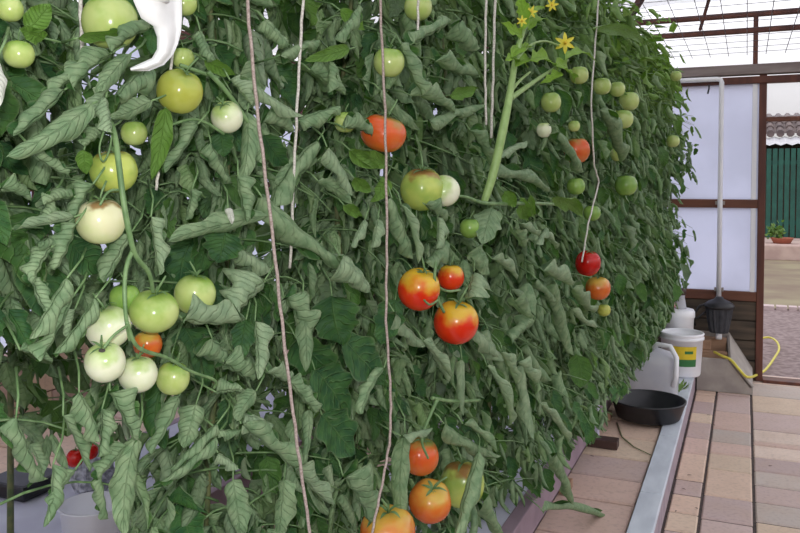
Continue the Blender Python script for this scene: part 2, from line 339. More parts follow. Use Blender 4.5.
# ------------------------------------------------------------------ the tomatoes
# px, py, diameter px, material, offset in front of the leaf wall, tilt(deg toward camera-x, toward view), squash, label
TOM = [
 (110, 22, 54, 't_green', .02, (0, 0), .96, 'largest green tomato at the top, half behind a leaf, beside the white strip'),
 (10, 9, 26, 't_green', .0, (0, 0), .95, 'green tomato in the top corner above a small stalked green one'),
 (19, 54, 30, 't_green', .01, (0, -5), .9, 'small green tomato with star calyx near the pale bleached leaf edge'),
 (180, 91, 46, 't_yellow', .045, (20, 25), .92, 'yellow-green glossy tomato just below the white strip'),
 (227, 117, 32, 't_white', .04, (-20, 35), .95, 'small pale oval tomato left of the long pinkish string'),
 (134, 133, 26, 't_green', -.005, (0, 0), .95, 'green tomato peeping from behind the pale stem below the curled leaves'),
 (114, 171, 46, 't_mottle', .035, (0, 15), .9, 'mottled green tomato directly above the brown-crowned pale one'),
 (101, 221, 48, 't_brown', .045, (0, 12), .92, 'pale tomato with a brownish ring round its stalk'),
 (195, 294, 41, 't_green', .035, (5, 10), .95, 'round green tomato resting above a broad pale leaf, right of the cluster'),
 (154, 311, 49, 't_green', .05, (8, 18), .86, 'flattened light green tomato at the fork of the thick truss stalk'),
 (125, 298, 30, 't_deep', .015, (0, 0), .95, 'small green tomato tucked behind the top of the lower cluster'),
 (108, 327, 44, 't_white', .035, (-10, 8), 1., 'pale tomato with greenish shoulder, upper left of the lower cluster'),
 (105, 362, 40, 't_white', .065, (-10, 20), .95, 'cream tomato with a small dark scar on its top'),
 (138, 374, 38, 't_white', .055, (0, 5), .92, 'pale green tomato in the bottom middle of the lower cluster'),
 (173, 378, 33, 't_green', .05, (10, 5), .98, 'small round green tomato ending the lower cluster, beside a long thin stalk'),
 (148, 344, 28, 't_orange', .0, (0, 0), .95, 'orange tomato hidden behind the green cluster'),
 (184, 3, 26, 't_green', .0, (0, 0), .95, 'green tomato cut by the top edge right of the white strip'),
 (183, 58, 22, 't_green', -.01, (0, 0), .95, 'green tomato half hidden just under the white strip hook'),
 (383, 133, 46, 't_half', .03, (15, 10), .84, 'broad orange tomato ripening behind a straight string'),
 (389, 62, 31, 't_green', .02, (5, 10), .95, 'green tomato hanging behind the string above the broad orange one'),
 (345, 122, 22, 't_green', -.01, (0, 0), .95, 'pale green tomato half hidden beside the broad orange one'),
 (418, 7, 28, 't_green', -.01, (0, 0), 1., 'green tomato high up at the top edge between two strings'),
 (422, 189, 44, 't_mottle', .015, (0, 15), .95, 'yellow-green tomato partly behind a small pale one'),
 (444, 191, 32, 't_white', .045, (-50, 40), .92, 'small cream tomato with blossom scar, in front of a green one'),
 (470, 228, 21, 't_deep', .02, (0, 5), .95, 'tiny bright green tomato beside a broad veined leaf'),
 (419, 289, 42, 't_red', .05, (15, 18), .98, 'red tomato with yellow shoulder at the left of the red trio'),
 (451, 277, 27, 't_red', .025, (0, 0), 1., 'smallest tomato of the red trio, behind the other two'),
 (456, 322, 45, 't_red', .055, (8, 12), .93, 'lowest tomato of the red trio, orange at the top'),
 (428, 296, 22, 't_deepred', .005, (0, 0), 1., 'dark red tomato barely showing behind the red trio'),
 (420, 456, 38, 't_half', .0, (10, 10), 1., 'orange-red tomato with drooping calyx above two orange ones'),
 (430, 501, 43, 't_orange', .02, (10, 30), .92, 'orange tomato with green middle, second lowest by the string'),
 (388, 531, 56, 't_orange', .03, (0, 10), .85, 'large orange tomato at the bottom edge under the string end'),
 (462, 484, 44, 't_mottle', -.02, (0, 0), 1.1, 'green-yellow tomato in shade behind a long rolled leaf'),
 (577, 150, 26, 't_half', .0, (0, 10), 1.05, 'orange tomato half behind a curled leaf below a green bunch'),
 (588, 263, 25, 't_deepred', -.01, (10, 10), 1.1, 'deep red tomato above an orange one in the further plants'),
 (598, 288, 25, 't_orange', .01, (0, 10), .9, 'orange tomato just below the deep red one in the further plants'),
 (629, 101, 20, 't_green', .02, (0, 0), .95, 'upper of two round green tomatoes side by side high in the further plants'),
 (623, 119, 20, 't_green', .02, (0, 0), .95, 'green tomato just under its round twin high in the further plants'),
 (602, 86, 18, 't_green', .02, (0, 0), .95, 'left-hand green tomato of the high bunch under the wire mesh'),
 (617, 89, 16, 't_green', .01, (0, 0), .95, 'small green tomato in the middle of the high bunch'),
 (579, 75, 19, 't_green', .0, (0, 0), 1., 'green tomato behind the yellow flowers'),
 (551, 102, 20, 't_green', -.01, (0, 0), 1.2, 'pale elongated green tomato in the shade right of the thick shoot'),
 (544, 130, 15, 't_white', .0, (0, 0), 1.1, 'small pale tomato near the end of a short white string'),
 (574, 126, 12, 't_green', .0, (0, 0), 1., 'tiny pale green tomato left above the half-hidden orange one'),
 (626, 185, 22, 't_deep', .0, (0, 0), .95, 'green tomato hanging alone below the bunch in the further plants'),
 (576, 186, 18, 't_deep', .0, (0, 0), .95, 'green tomato beneath the half-hidden orange one'),
 (618, 154, 15, 't_green', .0, (0, 0), 1., 'small green tomato between the round pair and the lone green one'),
 (673, 141, 13, 't_green', .02, (0, 0), .95, 'green tomato on the last plants near the cloudy panel'),
 (676, 76, 11, 't_green', .02, (0, 0), .95, 'small green tomato up high on the last plants'),
 (592, 213, 17, 't_deep', -.01, (0, 0), 1., 'green tomato above the deep red one in the further plants'),
 (604, 310, 13, 't_yellow', .01, (0, 0), 1., 'small yellow-green tomato below the orange one in the further plants'),
 (75, 458, 17, 't_deepred', -1, (0, 0), 1.1, 'bright red tomato low behind hanging leaves, left one of two'),
 (90, 451, 16, 't_deepred', -1, (0, 0), 1.1, 'bright red tomato low behind hanging leaves, right one of two'),
]
def tomato_mesh(seed, ribs):
    r = random.Random(seed); n, k = 32, 16; vs = []; ph = r.uniform(0, 6)
    for i in range(k + 1):
        t = PI * i / k; z0 = math.cos(t); r0 = math.sin(t)
        for j in range(n):
            a = 2*PI*j/n
            rib = 1 + ribs * .035 * math.cos(5*a + ph) * (max(z0, 0)**.6 + .25) + .012*math.cos(2*a + ph)
            zz = z0 * .98 - .15 * max(0, z0)**9 * 1.0 + (.05 * max(0, -z0)**12)
            rr = r0 ** .92 * rib
            vs.append((rr*math.cos(a), rr*math.sin(a), zz))
    f = [(i*n+j, (i+1)*n+j, (i+1)*n+(j+1) % n, i*n+(j+1) % n) for i in range(k) for j in range(n)]
    mb = MB(); mb.add(vs, f); return mb
TINFO = []
tom_groups = []
for i, (px, py, dia, mt, off, tilt, sq, lab) in enumerate(TOM):
    if off <= -1: d = ray(px, py); P = CO + d * 2.2
    else: P = on_face(px, py, off - .012)
    sq = sq if sq < .87 or sq > .99 else sq + .06; depth = proj(P)[2]; R = dia * depth / FPX / 2
    TINFO.append((px, py, dia/2, depth, P, R))
    mb = tomato_mesh(i, 1.0 if mt in ('t_half', 't_orange', 't_yellow', 't_mottle', 't_brown') else .5)
    sc = .036
    mb.v = [v * sc * np.array([1, 1, min(1.1, sq * 1.02)]) for v in mb.v]
    grp = 'tomatoes on the far row' if off <= -1 else ('tomatoes on the further plants' if px > 535 else 'tomatoes on the near plants')
    o = mb.obj('tomato', M[mt], None, True); tag(o, lab, 'tomato', grp)
    o.location = P; s = R / sc; o.scale = (s, s, s)
    view = math.atan2(P[0], P[1])
    # tilt: first about the view axis (lean sideways), then toward the camera
    Rz = Matrix.Rotation(-view, 3, 'Z')
    Rt = Rz @ Matrix.Rotation(math.radians(tilt[0]), 3, 'Y') @ Matrix.Rotation(math.radians(tilt[1]), 3, 'X') @ Matrix.Rotation(random.uniform(0, 6), 3, 'Z')
    o.rotation_euler = Rt.to_euler()
    top = sc * .98 * sq * .86
    cx = MB()
    k = 5 if i % 2 else 6
    for j in range(k):
        a = 2*PI*j/k + random.uniform(-.2, .2); dr = np.array([math.cos(a), math.sin(a), 0])
        leaflet(cx, (0, 0, top), dr*random.uniform(.019, .026) + np.array([0, 0, top + random.uniform(-.006, .010)]), (0, 0, 1), .0028, .4, bend=random.uniform(.08, .25), lob=0, nu=5, nv=2)
    cx.obj('calyx', M['calyx'], o, True, loc=(0, 0, 0))
    cx = MB()
    lean = random.uniform(-.01, .01)
    cx.tube([(0, 0, top-.001), (lean*.3, 0, top+.008), (lean, .004, top+.018), (lean*1.6, .010, top+.03)], [.0016, .0014, .0019, .0015], 6)
    cx.obj('stalk', M['stem'], o, True, loc=(0, 0, 0))
    if 'dark scar' in lab:
        dd = o.matrix_basis.to_3x3().inverted() @ Vector(CO - P + np.array([-.25, 0, .75])*1.0); dd.normalize()
        q = MB(); cS = dd * sc; 
        t1 = dd.orthogonal().normalized(); t2 = dd.cross(t1)
        ring = [list(dd * sc * 1.0 * .985 + (t1*math.cos(a)*.0042 + t2*math.sin(a)*.0062)) for a in np.arange(12)*PI/6]
        q.add(ring + [list(dd*sc*1.03)], [(j, (j+1) % 12, 12, j) for j in range(12)]); q.obj('scar', M['scar'], o, True, loc=(0, 0, 0))
    if 'blossom scar' in lab:
        dd = Vector((0, 0, -1)); q = MB(); q.tube([(0, 0, -sc*.98*sq*.97), (0, 0, -sc*.98*sq*1.05)], [.0025, .0012], 8); q.obj('blossom_scar', M['scar'], o, True, loc=(0, 0, 0))
TP = np.array([(a, b, c, d) for a, b, c, d, _, _ in TINFO])

# ------------------------------------------------------------------ the tomato plants
FRONT = [(-1.10, .28), (-1.08, .82), (-.90, 1.22), (-.83, 1.62), (-.77, 2.05), (-.74, 2.5), (-.70, 3.0), (-.67, 3.5), (-.64, 4.0), (-.60, 4.55), (-.57, 5.1)]
FLAB = ['tomato plant nearest the left frame edge with leaves rolled into long tubes',
 'tomato plant carrying the low cluster of pale green tomatoes and the brown-crowned one',
 'tomato plant behind the long slanting pinkish string, with broad dark flat leaves low down',
 'tomato plant carrying the red trio and the orange tomatoes by the straight string',
 'tomato plant with the thick pale green shoot and yellow flowers',
 'tomato plant whose tube-like leaves hang over the bare paving right of the orange tomatoes',
 'tomato plant with the deep red tomato above an orange one',
 'tomato plant with the bunch of round green tomatoes below the wire mesh',
 'tomato plant whose lower leaves hang above the black pan',
 'tomato plant third before the end wall, hanging over the white jerrycan',
 'last tomato plant of the row, its narrow leaves overlapping the cloudy wall panel']
BACKP = [(-2.02, .9), (-2.0, 1.7), (-1.98, 2.6), (-1.95, 3.6), (-1.9, 4.7), (-2.05, .2)]
ZT = .28
mbs = [MB() for _ in FRONT]
roots = []
for (x, y), lb in zip(FRONT, FLAB):
    roots.append(empty('tomato_plant', (x, y, ZT), lb, 'tomato plant', 'tomato plants in the near row'))
def nearest(p): return int(np.argmin([(p[0]-x)**2*.3 + (p[1]-y)**2 for x, y in FRONT]))

_K = [(rng.uniform(3, 16), rng.uniform(3, 16), rng.uniform(0, 6.3), rng.uniform(.5, 1)) for _ in range(9)]
def hollow(y, z):                                # how far the leaf wall is dented in here
    q = sum(w*np.sin(a*y*(1 if i % 2 else -1) + b*z + p) for i, (a, b, p, w) in enumerate(_K)) / 3.2
    h = np.clip(.06 + .10*q, 0, .21)
    h = h + .10*np.exp(-((y-.62)**2/.05 + (z-1.15)**2/.05)) + .05*np.exp(-((y-1.35)**2/.04 + (z-1.05)**2/.04))
    return np.where(y < 2.6, h, h*.6)
def ok_factory(allow):
    def ok(P):
        if (P[:, 0] > face(P[:, 1]) + allow - hollow(P[:, 1], P[:, 2])).any(): return False
        if P[:, 2].min() < .3: return False
        x, y, z = proj(P)
        if (z < .3).any(): return False
        m = (np.hypot(x[:, None] - TP[None, :, 0], y[:, None] - TP[None, :, 1]) < TP[None, :, 2] * .97) & (z[:, None] < TP[None, :, 3] + .01)
        if m.any(): return False
        # the low gap at the left of the row where the second trough shows
        gap = ((x < 22) & (y > 440)) | ((x < 60) & (y > 492)) | ((x > 60) & (x < 118) & (y > 486)) | (np.hypot(x-82, y-455) < 15)
        if gap.any() and z.min() < 2: return False
        # the bottom outline of the row over the paving
        lim = np.interp(x, [470, 515, 560, 600, 640, 660, 700], [540, 533, 484, 436, 374, 330, 280])
        if ((x > 500) & (y > lim + 6)).any(): return False
        rt = np.interp(y, [0, 40, 90, 110, 200, 250, 300, 400], [640, 662, 690, 712, 706, 700, 690, 660])
        if (x > rt + rng.normal(-2, 7)).any(): return False
        if (((x-545)**2 / 60**2 + (y-30)**2/34**2) < 1).any() and z.min() < 2.2: return False
        return True
    return ok

def compound(mb, start, target, nl, size, vr, okf, nu, nv, droop=1.0):
    start = np.asarray(start, float); target = np.asarray(target, float)
    mid = (start + target)/2 + np.array([0, 0, rng.uniform(.02, .08)])
    t = np.linspace(0, 1, 7)[:, None]; C = (1-t)**2*start + 2*t*(1-t)*mid + t*t*target
    made = 0
    rd = unit(target - mid); sd = unit(np.cross(rd, (0, 0, 1)) + rng.normal(0, .2, 3))
    fr = [1.0] + sum([[q, q] for q in (.8, .58, .36)], [])
    for j, q in enumerate(fr[:nl]):
        c = C[min(int(q*6), 6)]; sg = 0 if j == 0 else (1 if j % 2 else -1)
        sz = size * rng.uniform(.6, 1.15) * (1.15 if j == 0 else 1)
        d = unit(rd * rng.uniform(.2, .9) + sd * sg * rng.uniform(.4, 1.) + np.array([0, 0, -droop * rng.uniform(.5, 2.0)]) + rng.normal(0, .22, 3))
        kind = rng.random()
        if kind < .72: n = unit(np.array([rng.normal(-.6, .5), rng.normal(.3, .5), rng.normal(.1, .4)])); roll = rng.uniform(2.0, 3.4); W = sz*rng.uniform(.20, .42)
        elif kind < .9: n = unit(np.array([rng.normal(.6, .5), rng.normal(-.3, .5), rng.normal(.6, .4)])); roll = rng.uniform(.7, 1.9); W = sz*rng.uniform(.26, .4)
        else: n = unit(np.array([rng.normal(.5, .4), rng.normal(-.3, .4), rng.normal(.8, .4)])); roll = rng.uniform(.1, .6); W = sz*rng.uniform(.24, .36)
        c2 = c + d*.008
        if leaflet(mb, c2, c2 + d*sz, n, W, roll, rollR=roll*rng.uniform(.6, 1.2), bend=rng.uniform(-.12, .14), side=rng.uniform(-.14, .14), twist=rng.normal(0, .7),
                   wav=rng.uniform(.06, .17), lob=rng.uniform(.03, .2) if roll < 1.7 else .03, ex=rng.uniform(.42, .7), nu=nu, nv=nv, var=(max(.6, rng.normal(vr[0], .14)), np.clip(rng.normal(vr[1], .1), 0, .8), max(0, rng.normal(-.12, .12))), test=okf):
            made += 1
    if made and okf(C[3:]): mb.tube(C, np.linspace(.0028, .0012, 7), 4, 1)

okn, okf_ = ok_factory(.0), ok_factory(.09)
for i in range(2500):
    # spread over the near wall of leaves, more to the front than inside
    y = rng.uniform(.15, 5.75) ** 1.0
    near = y < 2.4
    z = rng.uniform(.30 if y > 1.3 else .42, 2.12 - max(0, y-3.5)*.02)
    X = face(y) - float(hollow(y, z)) - abs(rng.normal(0, .17)) - (.02 if near else -.03)
    p = int(np.argmin([abs(y + rng.normal(0, .1) - q[1]) for q in FRONT])); sx, sy = FRONT[p]
    fresh = .05 + max(0, z - 1.6) * .75 + max(0, y - 2.8) * max(0, z - 1.5) * .35
    compound(mbs[p], (sx + rng.normal(0, .04), sy + rng.normal(0, .04), z + rng.uniform(-.02, .1)), (X, y, z), 7, rng.uniform(.065, .105), (1.0, fresh), okn if near else okf_, 9 if near else 7, 8 if near else 6, 1.0 if z < 1.8 else .5)
okt = lambda P: not (P[:, 0] > face(P[:, 1]) + .12).any()
for i in range(130):
    y = rng.uniform(3.0, 5.6); z = rng.uniform(1.75, 2.3) - (y-3)*.07; p = int(np.argmin([abs(y - q[1]) for q in FRONT])); sx, sy = FRONT[p]
    compound(mbs[p], (sx+.05, sy, z - .1), (face(y) + rng.uniform(-.25, .03), y, z), 7, rng.uniform(.045, .075), (1.2, .6), okt, 6, 4, .2)
for i in range(900):                                               # the far side and inside of the row
    y = rng.uniform(.1, 5.7); z = rng.uniform(.55, 2.1); p = int(np.argmin([abs(y - q[1]) for q in FRONT])); sx, sy = FRONT[p]
    compound(mbs[p], (sx, sy, z + .05), (sx - rng.uniform(-.1, .28), y, z), 7, rng.uniform(.09, .13), (.95, .1), ok_factory(-.2), 6, 4)

# leaves that stand out in front, one by one: base px, tip px, visible width px, style, offset
# style t tube (underside out) / p pale / f flat upper side dark / g fresh green / b bleached / h half-rolled
HL = '''78 38 133 33 13 g 5|152 28 112 52 17 t 5|110 54 72 90 15 t 4|130 54 98 92 19 h 5|86 70 46 100 14 t 3|152 68 116 97 17 t 4|92 104 7 157 25 h 5|64 90 13 137 16 t 3|151 101 111 118 19 h 5
107 90 94 118 13 p 5|106 97 112 134 15 p 5.5|33 154 68 176 12 t 2|84 150 86 174 16 g 2|105 131 84 146 12 t 2|0 188 31 201 13 t 3|74 217 14 230 10 p 4|74 197 44 205 11 t 3|48 198 36 220 14 t 2|63 234 37 243 13 t 2
93 184 72 228 15 t 4|76 224 55 270 16 t 4|51 248 33 284 18 t 3|130 234 103 283 18 t 3|70 240 104 272 34 f 1|67 278 29 341 16 t 4|32 278 46 311 13 t 2|72 298 40 362 16 t 3|95 298 54 355 13 t 4|75 309 70 338 10 p 2|20 350 52 363 8 t 1
165 108 152 180 20 g 3|198 124 164 173 11 t 4|247 112 242 182 22 h 3|211 143 232 183 13 t 2|221 132 225 157 24 f 2|256 86 303 116 12 p 4|261 123 293 133 15 t 3|264 135 287 167 24 f 1|258 128 265 166 12 t 2|318 160 276 184 20 h 2|230 80 251 105 14 p 4
268 216 168 241 20 h 5|151 217 159 275 15 p 5|225 232 218 263 40 f 3|237 247 273 269 15 p 3|238 176 247 222 14 t 5|262 197 346 263 21 t 5|340 256 371 292 22 p 5|318 140 268 208 18 t 2|192 189 186 220 11 t 3|228 208 232 224 9 b 5.5
182 318 241 321 27 p 6|264 281 238 314 34 p 5|255 321 258 380 16 p 4|246 320 240 361 24 f 2|284 298 303 336 22 t 2|212 338 238 362 20 t 3|224 362 254 380 19 t 3
179 396 151 454 14 t 4|196 404 184 448 27 h 4|216 392 243 390 13 t 4|256 391 236 421 18 h 4|241 424 302 474 17 t 5|296 466 334 506 17 p 5|217 424 171 469 10 t 4|216 436 160 482 10 t 4|218 430 241 430 9 t 4|244 414 273 426 17 p 4|218 453 239 469 10 p 3
16 418 45 480 17 t 3|53 464 43 527 12 t 2|79 393 100 442 13 t 3|102 409 98 457 15 t 3|110 391 136 442 18 t 4|126 446 97 480 14 t 4|101 477 108 519 10 t 3|136 438 124 536 26 h 5|63 416 89 472 10 t 2|75 470 50 505 10 t 2
268 372 292 384 15 p 3|290 382 316 414 15 t 3|233 480 241 538 26 h 4|284 480 279 538 25 h 4|343 476 370 524 22 t 3|384 368 361 414 13 t 4|309 409 305 468 10 t 3|315 370 347 418 50 f .5|332 296 342 345 50 f .5|342 338 384 384 40 f 1|322 415 354 455 44 f .5|296 338 334 374 44 f .3|395 300 380 345 30 f 1
405 433 403 534 17 h 5|479 452 455 536 15 t 5|444 424 501 456 11 t 5|463 424 497 453 8 t 5|487 366 510 425 10 p 5|524 362 534 440 12 p 5|503 352 510 385 11 t 4|462 360 463 415 8 p 4|540 404 569 442 9 p 4|555 453 574 505 9 t 4|543 512 627 529 8 t 4|489 494 504 533 12 t 3|509 389 512 406 15 f 3|430 350 449 382 9 p 4|401 436 433 428 8 p 5.5
318 181 352 204 15 h 2|327 147 353 196 14 p 4|354 178 371 191 15 g 2|386 178 371 202 17 g 2|365 219 351 246 9 p 4|378 219 372 248 11 p 4|392 198 413 259 15 t 5|401 204 418 264 9 p 6|438 217 436 249 10 p 4|344 205 361 216 13 g 2|303 298 306 372 18 h 3|394 312 426 346 14 p 3|423 341 451 377 10 p 4|425 205 445 222 12 t 3
492 208 482 244 29 F 4|488 179 549 193 12 t 4|504 192 516 206 15 g 4|520 199 528 219 15 g 4|530 195 534 217 8 g 5|552 200 583 216 17 g 4|513 229 524 248 15 h 3|521 224 539 236 8 p 3|546 227 534 246 8 p 3|542 234 556 249 7 p 3|477 247 488 275 23 h 3|492 259 517 279 10 p 3|474 272 467 300 22 p 5|544 271 573 286 17 p 4
556 284 573 355 13 t 5|536 279 556 300 9 t 4|475 329 503 358 12 p 4|488 329 504 360 13 p 4|501 352 516 384 12 p 4|517 361 536 384 13 p 4|528 344 552 380 12 t 3|514 299 531 319 18 h 4|534 322 511 346 13 t 4|573 289 594 313 14 p 3|571 309 598 326 7 p 3
359 4 334 39 11 t 3|349 49 304 61 14 g 3|329 61 328 94 10 t 3|401 44 423 95 14 t 3|414 43 452 21 13 t 3|428 121 488 103 10 t 4|499 156 527 141 8 p 3|560 132 584 172 12 t 4|592 28 645 45 12 g 4|600 110 621 162 14 t 3|345 128 372 136 14 t 4
-4 60 -2 108 18 b 9|28 30 50 4 24 g 1|44 38 20 28 18 g 1|300 120 340 105 12 t 2|310 70 345 95 14 t 2|350 150 378 168 15 g 2|280 55 320 40 13 t 2|205 60 235 75 15 g 2|200 30 215 60 14 t 2|265 20 290 45 16 t 1|445 240 425 262 14 t 2|385 165 350 150 16 g 2|340 10 365 30 14 g 1|460 20 480 48 16 t 1|410 95 455 112 15 t 2|380 90 420 130 14 h 1|470 130 490 165 13 t 2|435 60 478 75 15 t 2|450 95 478 88 14 g 1'''
for row in HL.replace('\n', '|').split('|'):
    q = row.split(); x0, y0, x1, y1, wp = map(float, q[:5]); st = q[5]; off = float(q[6]) / 100
    p0 = on_face(x0, y0, off); p1 = on_face(x1, y1, off + rng.uniform(-.015, .02))
    dp = proj((p0 + p1)/2)[2]; Wv = wp * dp / FPX / 2
    toc = unit(CO - p0); dd = unit(p1 - p0); sd = unit(np.cross(dd, toc))
    lean = rng.normal(0, .35) if st not in 'tp' else rng.choice((-1, 1)) * rng.uniform(.6, 2.2)
    if st in 'tpbh':
        n = unit(-toc + sd * lean); A = {'t': 3.0, 'p': 2.4, 'b': 1.2, 'h': 1.3}[st] * rng.uniform(.9, 1.15)
    elif st == 'F': n = -toc; A = .35
    else:
        n = unit(toc + sd * lean * .6); A = .35 if st == 'f' else .9
    W = Wv * A / math.sin(min(A, PI/2))
    var = {'t': (1.0, .04, 0), 'p': (1.1, .05, .10), 'b': (1.2, 0, .9), 'h': (1.0, .03, .0), 'f': (.82, 0, 0), 'F': (1., 0, .0), 'g': (1.1, .45, 0)}[st]
    k = nearest((p0 + p1)/2)
    leaflet(mbs[k], p0, p1, n, W, A, rollR=A*rng.uniform(.75, 1.15), bend=rng.uniform(-.06, .05), side=rng.uniform(-.05, .05), twist=rng.normal(0, .3),
            wav=.09 if st in 'fF' else .13, lob={'f': .12, 'F': .12, 'h': .1}.get(st, .03), ex={'t': .42, 'p': .5, 'h': .62}.get(st, .72), nu=20, nv=12, var=(var[0]*rng.uniform(.92, 1.06), var[1], var[2]))
    # its stalk runs back into the plant
    q0 = p0; q1 = p0 - dd*.02 + np.array([-.01, .02, .004]); q2 = p0 - dd*.04 + np.array([-.05, .06, .01])
    mbs[k].tube([q0, q1, q2], [.0012, .0016, .002], 5, 1)

for (x, y), r, mb in zip(FRONT, roots, mbs):
    mb.obj('foliage', [M['leaf'], M['stem']], r, True, True)
    s = MB(); tt = np.linspace(0, 1, 14); ph = random.uniform(0, 6)
    s.tube(np.stack([x + .02*np.sin(tt*9+ph), y + .02*np.cos(tt*8+ph), ZT + tt*1.78], 1), np.linspace(.009, .004, 14), 8); s.obj('stem', M['oldstem'], r, True)
def pxtube(mb, pts, w, off, n=8, m=0):
    P = [on_face(a, b, off if np.isscalar(off) else off[i]) for i, (a, b) in enumerate(pts)]
    P = np.array(P)
    # smooth
    for _ in range(2):
        Q = [P[0]]
        for i in range(len(P)-1): Q += [P[i]*.75 + P[i+1]*.25, P[i]*.25 + P[i+1]*.75]
        Q.append(P[-1]); P = np.array(Q)
    d = proj(P)[2]; ww = np.interp(np.linspace(0, 1, len(P)), np.linspace(0, 1, len(w)), w)
    mb.tube(P, ww * d / FPX / 2, n, m); return P
s = MB()
pxtube(s, [(106, 116), (114, 128), (119, 165), (123, 200), (131, 243), (136, 258), (150, 272), (153, 292)], [5, 6, 6, 5, 4], [.01, .05, .07, .08, .08, .075, .07, .06])
pxtube(s, [(133, 250), (126, 265), (124, 290), (126, 320), (130, 340)], [5, 4.5, 4, 3.5], [.075, .075, .08, .085, .08])
pxtube(s, [(128, 325), (112, 336), (104, 348)], [3, 2.5], .085)
pxtube(s, [(127, 322), (134, 345), (146, 352), (168, 357), (190, 372), (218, 380), (214, 388)], [4, 4, 3, 3], [.085, .085, .08, .075, .07, .06, .05])
pxtube(s, [(104, 130), (98, 150), (103, 165), (110, 150), (112, 134)], [2, 2], .05)
pxtube(s, [(100, 205), (108, 190), (121, 190)], [2.5, 3], .06)
s.obj('fruit_truss', M['stem'], roots[1], True)
for pts_, w_, o_ in (([(208, 72), (224, 88), (236, 104), (250, 125)], [5, 5, 4], .03), ([(180, 65), (200, 72), (218, 78)], [4, 4], .02), ([(170, 125), (192, 118), (206, 122), (224, 134)], [3, 3], .03)):
    s = MB(); pxtube(s, pts_, w_, o_); s.obj('side_stalk', M['stem'], roots[2], True)
s = MB()
pxtube(s, [(436, 262), (434, 280), (438, 300), (444, 312)], [3, 3.5, 3], .075)
pxtube(s, [(438, 300), (430, 306), (424, 300)], [2.5, 2], .078); pxtube(s, [(460, 290), (446, 292), (436, 285)], [2.5, 2.5], .073)
s.obj('fruit_truss', M['stem'], roots[3], True)
for pts_, w_, o_ in (([(448, 196), (466, 196), (480, 203), (500, 204), (530, 203), (553, 204)], [2.5, 3, 4, 4, 3], .04), ([(437, 400), (428, 420), (420, 440), (428, 458)], [4, 3, 2.5], .04), ([(432, 398), (455, 402), (480, 400)], [4, 3], .03)):
    s = MB(); pxtube(s, pts_, w_, o_); s.obj('side_stalk', M['stem'], roots[3], True)
sh = MB(); pxtube(sh, [(484, 202), (494, 172), (505, 120), (511, 88), (515, 60), (520, 40), (527, 22)], [7, 9, 9, 7, 6, 5, 3], [.03, .05, .07, .07, .07, .07, .07], 10)
pxtube(sh, [(511, 98), (525, 88), (545, 74), (568, 60)], [6, 5, 3, 2], .07); pxtube(sh, [(512, 90), (520, 80), (530, 72)], [4, 2], .07)
pxtube(sh, [(516, 60), (530, 44), (545, 40), (560, 46)], [3, 2.5, 2, 2], .075)
shoot = sh.obj('flowering_shoot', M['shoot'], roots[4], True)
sl = MB()
for (x0, y0, x1, y1, w) in [(520,30,545,8,14),(527,20,520,-8,12),(522,36,500,22,12),(530,60,558,70,17),(556,66,575,84,18),(565,60,598,64,10),(515,66,538,64,14),(512,58,534,48,12),(528,30,548,20,10),(505,60,528,68,10),(560,72,540,84,10)]:
    p0 = on_face(x0, y0, .085); p1 = on_face(x1, y1, .07); W = w * proj(p0)[2] / FPX / 2
    leaflet(sl, p0, p1, unit(CO-p0) + np.array([0, 0, .4]), W*1.15, .8, bend=.05, side=.05, wav=.12, lob=.3, nu=12, nv=8, var=(1.3, .9, 0))
sl.obj('young_leaves', M['leaf'], shoot, True, True, loc=(0, 0, 0))
for (fx, fy, fs) in [(565, 43, 11), (531, 12, 7), (552, 5, 7), (522, 21, 6)]:
    fm = MB(); c = on_face(fx, fy, .09); r = fs * proj(c)[2] / FPX; toc = unit(CO - c + rng.normal(0, .2, 3)); a1 = unit(np.cross(toc, (0, 0, 1))); a2 = np.cross(toc, a1)
    for j in range(6):
        a = j*PI/3 + fx; e = c + (a1*math.cos(a) + a2*math.sin(a))*r - toc*r*.15
        leaflet(fm, c, e, toc, r*.2, .5, bend=.12, lob=0, nu=6, nv=2)
    f = fm.obj('flower', M['petal'], shoot, True, loc=(0, 0, 0))
    am = MB(); am.tube([c, c + toc*r*.4, c + toc*r*.75], [r*.16, r*.14, r*.03], 8); am.obj('anther_cone', M['anther'], f, True, loc=(0, 0, 0))

# the far row behind, standing in the second trough
bb = [MB() for _ in BACKP]
okb = lambda P: P[:, 2].min() > .34 and not ((proj(P)[0] < 110) & (proj(P)[1] > 440)).any()
for p, (sx, sy) in enumerate(BACKP):
    for i in range(120):
        y = sy + rng.uniform(-.5, .55); z = rng.uniform(.5, 2.15)
        compound(bb[p], (sx, sy, z+.06), (sx + rng.normal(.05, .2), y, z), 7, rng.uniform(.1, .14), (.9, .15), okb, 5, 4)
for (x, y), mb in zip(BACKP, bb):
    r = empty('tomato_plant', (x, y, ZT), 'tomato plant of the second row, seen only through gaps in the near row', 'tomato plant', 'tomato plants in the second row')
    mb.obj('foliage', [M['leaf'], M['stem']], r, True, True)
    s = MB(); s.tube([(x, y, ZT), (x+.02, y, 1.1), (x, y+.02, 2.1)], [.01, .008, .004], 8); s.obj('stem', M['oldstem'], r, True)

